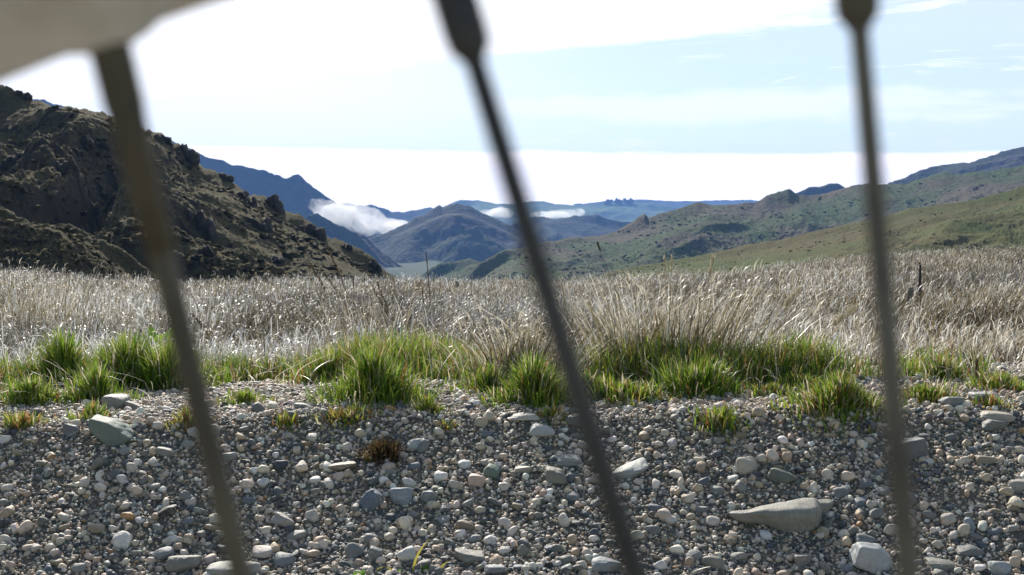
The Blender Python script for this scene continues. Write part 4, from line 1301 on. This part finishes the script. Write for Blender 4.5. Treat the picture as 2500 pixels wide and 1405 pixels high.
# single dark seed stalks
def stalk(p0, p1, label, bend=.06, head=.25, Yo=0.0, rad=.0020, pale=False):
    x, Y = ground_hit(*p0)
    Y += Yo
    A = np.array(at(p0[0], p0[1], Y))
    Bq = np.array(at(p1[0], p1[1], Y + .05))
    d = Bq - A
    L = np.linalg.norm(d)
    side = np.array([1, 0, 0]) * bend * L * (1 if d[0] >= 0 else -1)
    us = np.linspace(0, 1, 14)
    pts = [A + d * u + side * (u * u - u) for u in us]
    r = np.full(14, rad) * np.linspace(1, .6, 14)
    pb_ = Parts()
    V_, F_ = tube(pts, r, 5)
    pb_.add(V_, F_, (.16, .12, .07) if not pale else (.5, .42, .28))
    root = empty('grass_stalk', tuple(A), label, 'grass stalk', 'seed stalks rising above the grass')
    pb_.build('stem', M_STALK, root).location = (0, 0, 0)
    q = Parts()
    nb = 90
    uu = RNG.uniform(1 - head, 1, nb)
    feet = np.array([A + d * u + side * (u * u - u) for u in uu])
    V_, F_, C_ = blades(feet, RNG.uniform(.014, .034, nb), RNG.uniform(.0026, .0048, nb), RNG.uniform(0, 6.28, nb), RNG.uniform(.1, .7, nb), 1.0,
                        palette(nb, [(.10, .07, .05), (.16, .10, .07)] if not pale else [(.62, .54, .40)], [1, 1] if not pale else [1]), 2)
    q.V.append(V_)
    q.Fq.append(F_)
    q.C.append(C_)
    q.n = len(V_)
    q.build('seed_head', M_STALK, root)
    for ch in root.children:
        ch.location = -Vector(A)


stalk((1052, 900), (1040, 622), 'tallest dark seed stalk standing upright before the central mountain', .07, .36, 0.35, .0030)
stalk((900, 880), (800, 610), 'dark seed stalk leaning left to a point over the hill foot', .10, .30, .3)
stalk((880, 890), (752, 640), 'dark seed stalk leaning farthest left over the hill foot', .10, .28, .25)
stalk((930, 890), (790, 668), 'short leaning stalk below the two that cross the hill foot', .08, .28, .3)
stalk((862, 900), (863, 684), 'straight thin stalk without a lean left of the dark plume', .01, .1, .3)
stalk((985, 900), (920, 694), 'dark bent stalk left of the tall upright plume', .12, .35, .3)
stalk((1000, 900), (905, 700), 'dark drooping stalk next to the bent one', .15, .35, .35)
stalk((1045, 880), (1030, 705), 'short dark stalk touching the tall upright plume', .02, .3, .4)
stalk((1560, 900), (1458, 598), 'lone thin stalk with a tiny pale tip before the right hill', .10, .06, .5)
stalk((1630, 920), (1622, 642), 'tall stalk with a pale upright tip in the biggest tussock', .03, .10, .25, .0018, True)
stalk((1640, 920), (1640, 640), 'tall stalk with a pale hooked tip in the biggest tussock', .06, .10, .25, .0018, True)
stalk((1700, 930), (1742, 640), 'tall pale stalk curling over at the top right of the biggest tussock', .10, .14, .25, .0018, True)
stalk((1760, 940), (1956, 712), 'long pale stalk leaning right from the biggest tussock', .10, .2, .2, .0018, True)
stalk((1850, 950), (2090, 760), 'lowest pale stalk leaning far right toward the right spoke', .16, .2, .2, .0018, True)
stalk((560, 890), (470, 772), 'short dark stalk beside the fern right of the left spoke', .1, .3, .1)
stalk((100, 880), (36, 770), 'dark stalk at the left edge above the green tufts', .1, .3, .2)
stalk((195, 870), (190, 760), 'dark upright stalk left of the fern', .02, .3, .2)


# ------------------------------------------------------------------ small plants and the fence in the field
def frond(pb_, A, d, L, n=15, col=(.26, .40, .04)):
    d = np.array(d, float)
    d /= np.linalg.norm(d)
    side = np.cross(d, (0, 0, 1.0))
    side /= np.linalg.norm(side)
    us = np.linspace(0, 1, 12)
    P_ = [A + d * L * u - np.array([0, 0, 1]) * L * .35 * u * u for u in us]
    V_, F_ = tube(P_, np.linspace(.0025, .0008, 12), 5)
    pb_.add(V_, F_, (.14, .20, .04))
    for i in range(n):
        u = .12 + .86 * i / n
        p_ = A + d * L * u - np.array([0, 0, 1]) * L * .35 * u * u
        ln = L * .30 * (1 - u) ** .7 + .006
        for s_ in (-1, 1):
            e = side * s_ * ln + d * ln * .45 - np.array([0, 0, .25]) * ln
            wv = d * ln * .20
            V_ = np.array([p_ - wv * .5, p_ + e * .5 - wv, p_ + e, p_ + e * .5 + wv, p_ + wv * .5]) + np.array([0, 0, .004]) * RNG.random((5, 1))
            pb_.add(V_, np.array([(0, 1, 3, 4), (1, 2, 3, 3)]), np.array(col) * RNG.uniform(.75, 1.25))


x, Y = ground_hit(385, 938)
A = np.array([x, Y, float(gz(x, Y)) + .03])
root = empty('fern', tuple(A), 'bright green fern with spreading fronds behind the left spoke', 'fern')
for tx, ty in ((292, 770), (360, 735), (400, 760), (440, 735), (502, 762), (325, 800), (420, 790), (475, 800), (350, 770), (460, 760)):
    T = np.array(at(tx, ty, Y + RNG.uniform(-.05, .08)))
    v = T - A
    L = np.linalg.norm(v)
    pb = Parts()
    frond(pb, np.zeros(3), v / L + np.array([0, 0, .35]), L * 1.02)
    pb.build('frond', M_GREEN, root)

# speargrass clumps out in the field
for (a, b, wd, ht, nb, lab) in [(2445, 728, 90, 36, 90, 'spiky olive-yellow speargrass clump out in the field at the far right'),
                                (2195, 745, 70, 30, 60, 'small dark speargrass clump in the field beside the spiny stalk'),
                                (1003, 700, 18, 42, 60, 'narrow upright yellow-green shrub on the field edge before the valley')]:
    tuft(a, b, wd, ht, lab, nb, [.4, .35, .25], 70, 'speargrass', 'plant', None, .7 if wd > 30 else .25, .035 if wd > 30 else .05, M_GREEN, (.1, 1.2),
         [(.22, .22, .04), (.14, .15, .035), (.30, .26, .07)])
# spiny dead flower stalk
x, Y = ground_hit(2244, 768)
A = np.array([x, Y, float(gz(x, Y))])
root = empty('spiny_stalk', tuple(A), 'dark spiny dead flower stalk standing in the field right of the right spoke', 'plant stalk')
Hs = 122 * Y / F
pb = Parts()
V, Fc = tube([(0, 0, 0), (.004, 0, Hs * .5), (0, 0, Hs)], [.017, .015, .010], 8)
pb.add(V, Fc, (.07, .05, .04))
pb.build('stem', M_STALK, root)
pb = Parts()
nb = 80
feet = np.stack([np.zeros(nb), np.zeros(nb), RNG.uniform(.1, 1, nb) * Hs], -1)
V, Fq, C = blades(feet, RNG.uniform(.03, .055, nb), .010, RNG.uniform(0, 6.28, nb), RNG.uniform(.9, 1.5, nb), .3, palette(nb, [(.08, .055, .04)], [1]), 2)
pb.add(V, Fq)
pb.C[-1] = C
pb.build('spine_whorl', M_STALK, root)

# wire fence: two weathered posts show, the wire runs between them
PA, PB = ground_hit(1115, 726), ground_hit(2222, 775)
root = empty('wire_fence', (PA[0], PA[1], float(gz(*PA))), 'low wire fence with weathered posts sunk in the dry field', 'fence')
tops = []
for (x, Y), top, wpx in ((PA, 686, 11), (PB, 702, 16)):
    T = at(1250 + F * x / Y, top, Y)
    zb = float(gz(x, Y)) - .1
    r = wpx * Y / F / 2
    pb = Parts()
    V, Fc = tube([(x, Y, zb), (x, Y, T.z - .03), (x, Y, T.z)], [r, r * .96, r * .86], 10)
    pb.add(V, Fc)
    o = pb.build('post', M_BARK, root)
    o.location = -root.location
    tops.append(np.array([x, Y, T.z]))
a0, b0 = tops
ext = [a0 + (a0 - b0) * .9, a0, b0, b0 + (b0 - a0) * .6]
for dz in (.05, .16):
    pts = [p - np.array([0, 0, dz]) + (np.array([0, 0, .0])) for p in ext[1:3]]
    mid = [pts[0] + (pts[1] - pts[0]) * u - np.array([0, 0, .04 * 4 * u * (1 - u)]) for u in np.linspace(0, 1, 14)]
    V, Fc = tube(mid, .0015, 5)
    pb = Parts()
    pb.add(V, Fc)
    o = pb.build('wire', M_WIRE, root)
    o.location = -root.location

# weed with two yellow blades at the bottom edge
x, Y = ground_hit(1040, 1398)
A = np.array([x, Y, float(gz(x, Y))])
root = empty('clover_weed', tuple(A), 'young clover weed with two yellow-green blades at the bottom edge of the gravel', 'weed')
for (bx, tx, ty) in ((1008, 1050, 1318), (1072, 1104, 1368), (960, 905, 1396)):
    b_ = np.array(at(bx, 1404, Y)) - A
    t_ = np.array(at(tx, ty, Y)) - A
    d = t_ - b_
    L = np.linalg.norm(d)
    V, Fq, C = blades(b_[None], L * 1.02, .0055, 0 if d[0] > 0 else math.pi, 2 * math.atan2(abs(d[0]), d[2]) * .9, .9, np.array([[.36, .33, .06]]), 5, psi=np.array([.3]))
    pb = Parts()
    pb.add(V, Fq)
    pb.C[-1] = C
    pb.build('blade', M_GREEN, root)
for (lx, ly) in ((1040, 1386), (1050, 1392), (1034, 1394), (978, 1398), (870, 1402), (885, 1400)):
    c_ = np.array(at(lx, ly, Y)) - A
    pb = Parts()
    for k in range(3):
        an = k * 2.094 + lx
        e = np.array([math.cos(an), .4 * math.sin(an) - .2, math.sin(an)]) * .006
        nrm = np.array([-math.sin(an), 0, math.cos(an)]) * .0038
        V = np.array([c_, c_ + e * .5 - nrm, c_ + e * 1.15 - nrm * .6, c_ + e, c_ + e * 1.15 + nrm * .6, c_ + e * .5 + nrm])
        pb.add(V, np.array([(0, 1, 2, 3), (0, 3, 4, 5)]), (.13, .27, .03))
    V, Fc = tube([c_, c_ * .6 + np.array([0, .004, -.004])], .0007, 4)
    pb.add(V, Fc, (.13, .22, .03))
    pb.build('leaf', M_GREEN, root)
# dock plant with red stems in the tussock
for (a, b, lab) in [(1590, 935, 'little red-stemmed sorrel plant in front of the biggest tussock'), (1290, 950, 'dull red sorrel sprig beside the arching tussock')]:
    tuft(a, b, 40, 85, lab, 26, [1, 1], 80, 'sorrel', 'plant', None, .5, .004, M_STALK, (.05, .5), [(.22, .05, .05), (.16, .05, .04)])
# brown dock seed heads on the right
for (a, b, h_, lab) in [(2385, 935, 70, 'brown seed head standing at the green turf on the far right'), (2372, 915, 60, 'tall thin brown seed head left of the other at the far right')]:
    tuft(a, b, 16, h_, lab, 40, [1, 1], 82, 'seed_head', 'plant', None, .3, .007, M_STALK, (.0, .4), [(.16, .10, .06), (.22, .14, .08)])

# ------------------------------------------------------------------ the bicycle wheel the picture is taken through
Dw = .130
m_per = Dw / F
RIM = .290                                        # inner radius of the rim
mid = at(240, 84, Dw)
aw = R(20)
WC = Vector((mid.x + RIM * math.sin(aw), Dw, mid.z - RIM * math.cos(aw)))
wheel = empty('bicycle_wheel', (WC.x, WC.y, WC.z - .335), 'dusty bicycle wheel close to the lens, rim at the top left and dark spokes', 'bicycle wheel')


def mat_dusty(name, base, dust, rough=.6, metal=.0, sc=60):
    m_, t_, out = new_mat(name)
    n1 = t_.noise(geo(t_), sc, 5, .6)
    p = princ(t_, out, t_.mix(t_.step(n1, .35, .65), c4(base), c4(dust)), rough, .4, metal)
    return m_


M_RIM = mat_dusty('dusty_rim', (.52, .49, .42), (.90, .90, .89), .75, 0, 34)
M_SPOKE = mat_dusty('dull_spoke', (.090, .083, .070), (.17, .155, .125), .6, .2, 50)
M_SPOKE_DARK = mat_dusty('dark_spoke', (.045, .044, .046), (.075, .072, .070), .6, .2, 60)
M_NIP = mat_dusty('nipple', (.060, .054, .040), (.12, .105, .075), .65, .1, 60)
M_TYRE = mat_dusty('tyre_rubber', (.03, .03, .03), (.10, .09, .07), .9)
M_HUB = mat_dusty('hub_metal', (.12, .12, .12), (.2, .19, .17), .4, .7)


def wheel_part(name, V, Fc, mat, parent=None):
    q = Parts()
    q.add(V, Fc)
    o_ = q.build(name, mat, parent or wheel)
    return o_


off = WC - wheel.location
prof = [(0.000, -.0035), (0.000, .0035), (.004, .0095), (.016, .0125), (.022, .0125), (.022, .0108), (.013, .0095), (.013, -.0095), (.022, -.0108), (.022, -.0125), (.016, -.0125), (.004, -.0095)]
V, Fq = ring_sweep(prof, RIM, 240)
# swollen seats where the spokes enter
ang = np.arctan2(V[:, 0], V[:, 2])
pitch = 2 * math.pi / 46
o = wheel_part('rim', V + np.array(off), Fq, M_RIM)
n = 20
aa = np.arange(n) * 2 * math.pi / n
tp = [(.034 + .0165 * math.cos(q), .0185 * math.sin(q)) for q in aa]
V, Fq = ring_sweep(tp, RIM, 200)
wheel_part('tyre', V + np.array(off), Fq, M_TYRE)
V, Fc = tube([(0, -.048, 0), (0, -.034, 0), (0, -.033, 0), (0, -.030, 0), (0, -.029, 0), (0, .029, 0), (0, .030, 0), (0, .033, 0), (0, .034, 0), (0, .048, 0)],
             [.006, .006, .026, .026, .012, .012, .026, .026, .006, .006], 24)
wheel_part('hub', V + np.array(off), Fc, M_HUB)


def spoke(T, Bm, r_s, nip_len, r_n, cone=0.0, mats=None):
    """T: where the nipple leaves the rim, Bm: a point far down the spoke (world)"""
    T, Bm = np.array(T), np.array(Bm)
    d = (Bm - T) / np.linalg.norm(Bm - T)
    W0 = np.array(wheel.location)
    # the spoke ends at the hub flange, .29 m down
    End = T + d * (RIM - .026)
    V_, F_ = tube([T - W0 + d * .001, T - W0 + d * nip_len, End - W0], [r_s[0], r_s[0], r_s[1]], 14)
    mats = mats or (M_SPOKE, M_NIP)
    sp_ = wheel_part('spoke', V_, F_, mats[0])
    q = [T - W0 - d * .006, T - W0, T - W0 + d * nip_len * .80, T - W0 + d * nip_len * .93, T - W0 + d * nip_len, T - W0 + d * (nip_len + cone + .0006)]
    V_, F_ = tube(q, [r_n * 1.25, r_n * 1.02, r_n, r_n * .94, r_n * (.90 if cone else .62), r_s[0] * 1.02], 16)
    wheel_part('nipple', V_, F_, mats[1], sp_)


def px_r(wpx, d):
    return wpx * d / F / 2


# spoke seen at the left: nipple tapers slowly into the spoke, which leans to the far flange
T1 = at(262, 92, .124)
B1 = at(590, 1405, .139)
d1 = .124 / F
spoke(T1, B1, (px_r(70, .126), px_r(50, .139)), 200 * d1, px_r(100, .125), 330 * d1)
# boss of the rim round that nipple
q = [np.array(T1) - np.array(wheel.location) + np.array([-.0012, 0, .0034]) * k for k in (1.6, .8, .0, -.35)]
V, Fc = tube(q, [.0130, .0092, .0050, .0016], 20)
wheel_part('nipple_seat', V, Fc, M_RIM)
# middle spoke, leaning to the near flange
T2 = at(1052, -190, .121)
B2 = at(1552, 1405, .110)
d2 = .121 / F
spoke(T2, B2, (px_r(52, .120), px_r(74, .110) * 1.6), 352 * d2, px_r(108, .121), 0.0, (M_SPOKE_DARK, M_SPOKE_DARK))
# right spoke
T3 = at(2064, -300, .132)
B3 = at(2220, 1405, .120)
d3 = .132 / F
spoke(T3, B3, (px_r(48, .131), px_r(64, .120) * 1.5), 368 * d3, px_r(106, .132))
# the rest of the spokes, outside the frame
for k in range(46):
    a = -R(19.6) + k * pitch
    if k in (0, 1, 2):
        continue
    T = Vector((WC.x + RIM * math.sin(a), WC.y, WC.z + RIM * math.cos(a)))
    sgn = 1 if k % 2 else -1
    a2 = a + R(50) * (1 if (k // 2) % 2 else -1)
    Bm = Vector((WC.x + .024 * math.sin(a2), WC.y + sgn * .031, WC.z + .024 * math.cos(a2)))
    spoke(T, Bm, (.001, .001), .0145, .0021)

# ------------------------------------------------------------------ valley cloud
def cloud(name, lumps, label, voxel, dens):
    pb_ = Parts()
    rg_ = np.random.default_rng(len(lumps))
    ctr = None
    for (px_, py_, w_, h_, Y_) in lumps:
        P_ = np.array(at(px_, py_, Y_))
        ctr = P_ if ctr is None else ctr
        for k_ in range(7):
            V_, F_ = ico(3)
            s_ = Y_ / F
            V_ = V_ * np.array([w_ * s_ * rg_.uniform(.22, .42), w_ * s_ * rg_.uniform(.2, .4), h_ * s_ * rg_.uniform(.32, .62)])
            V_ = V_ * (1 + .35 * fbm(V_[:, 0] / 40, V_[:, 1] / 40, V_[:, 2] / 30, 4, k_ + len(lumps)))[:, None]
            pb_.add(V_ + P_ + np.array([rg_.uniform(-.4, .4) * w_ * s_, rg_.uniform(-.4, .4) * w_ * s_, rg_.uniform(-.2, .2) * h_ * s_]), F_)
    m_, t_, out = new_mat('valley_fog')
    pv = t_.n('ShaderNodeVolumePrincipled')
    pv.inputs['Color'].default_value = (.99, .99, .99, 1)
    g_ = t_.n('ShaderNodeNewGeometry').outputs['Position']
    nz = t_.noise(g_, 1 / 55, 5, .62, .4)
    t_.link(t_.math('MULTIPLY', t_.step(nz, .36, .76), dens), pv.inputs['Density'])
    pv.inputs['Anisotropy'].default_value = .35
    t_.link(pv.outputs[0], out.inputs['Volume'])
    o_ = pb_.build(name, m_, origin=ctr)
    md = o_.modifiers.new('merge', 'REMESH')
    md.mode = 'VOXEL'
    md.voxel_size = voxel
    md.use_smooth_shade = True
    tag(o_, label, 'cloud')


cloud('cloud', [(775, 500, 46, 26, 2750), (810, 515, 80, 40, 2750), (850, 530, 90, 46, 2750), (895, 545, 100, 44, 2750), (940, 552, 90, 34, 2750), (975, 545, 60, 18, 2750), (880, 562, 80, 30, 2700)],
      'white fog bank lying in the valley between the small peak and the central mountain', 7, .05)
cloud('cloud', [(1195, 521, 40, 12, 2950), (1225, 519, 50, 20, 2950)], 'small wisp of fog just right of the central mountain top', 5, .07)
cloud('cloud', [(1335, 526, 60, 14, 3800), (1375, 522, 70, 16, 3800), (1405, 518, 34, 14, 3800)], 'thin white fog strip lying before the far green downs', 6, .06)

# ------------------------------------------------------------------ the air
hz = Parts()
lo, hi = np.array([-11200, -12, -90.]), np.array([11200, 8800, 420.])
V = np.array([[(lo, hi)[i][0], (lo, hi)[j][1], (lo, hi)[k][2]] for i in (0, 1) for j in (0, 1) for k in (0, 1)])
hz.add(V, np.array([(0, 1, 3, 2), (4, 6, 7, 5), (0, 4, 5, 1), (2, 3, 7, 6), (0, 2, 6, 4), (1, 5, 7, 3)]))
m_, t_, out = new_mat('air')
pv = t_.n('ShaderNodeVolumePrincipled')
pv.inputs['Color'].default_value = (.22, .44, 1.0, 1)
pv.inputs['Density'].default_value = 9.5e-5
pv.inputs['Anisotropy'].default_value = .1
t_.link(pv.outputs[0], out.inputs['Volume'])
tag(hz.build('haze', m_, smooth=False), kind='stuff')
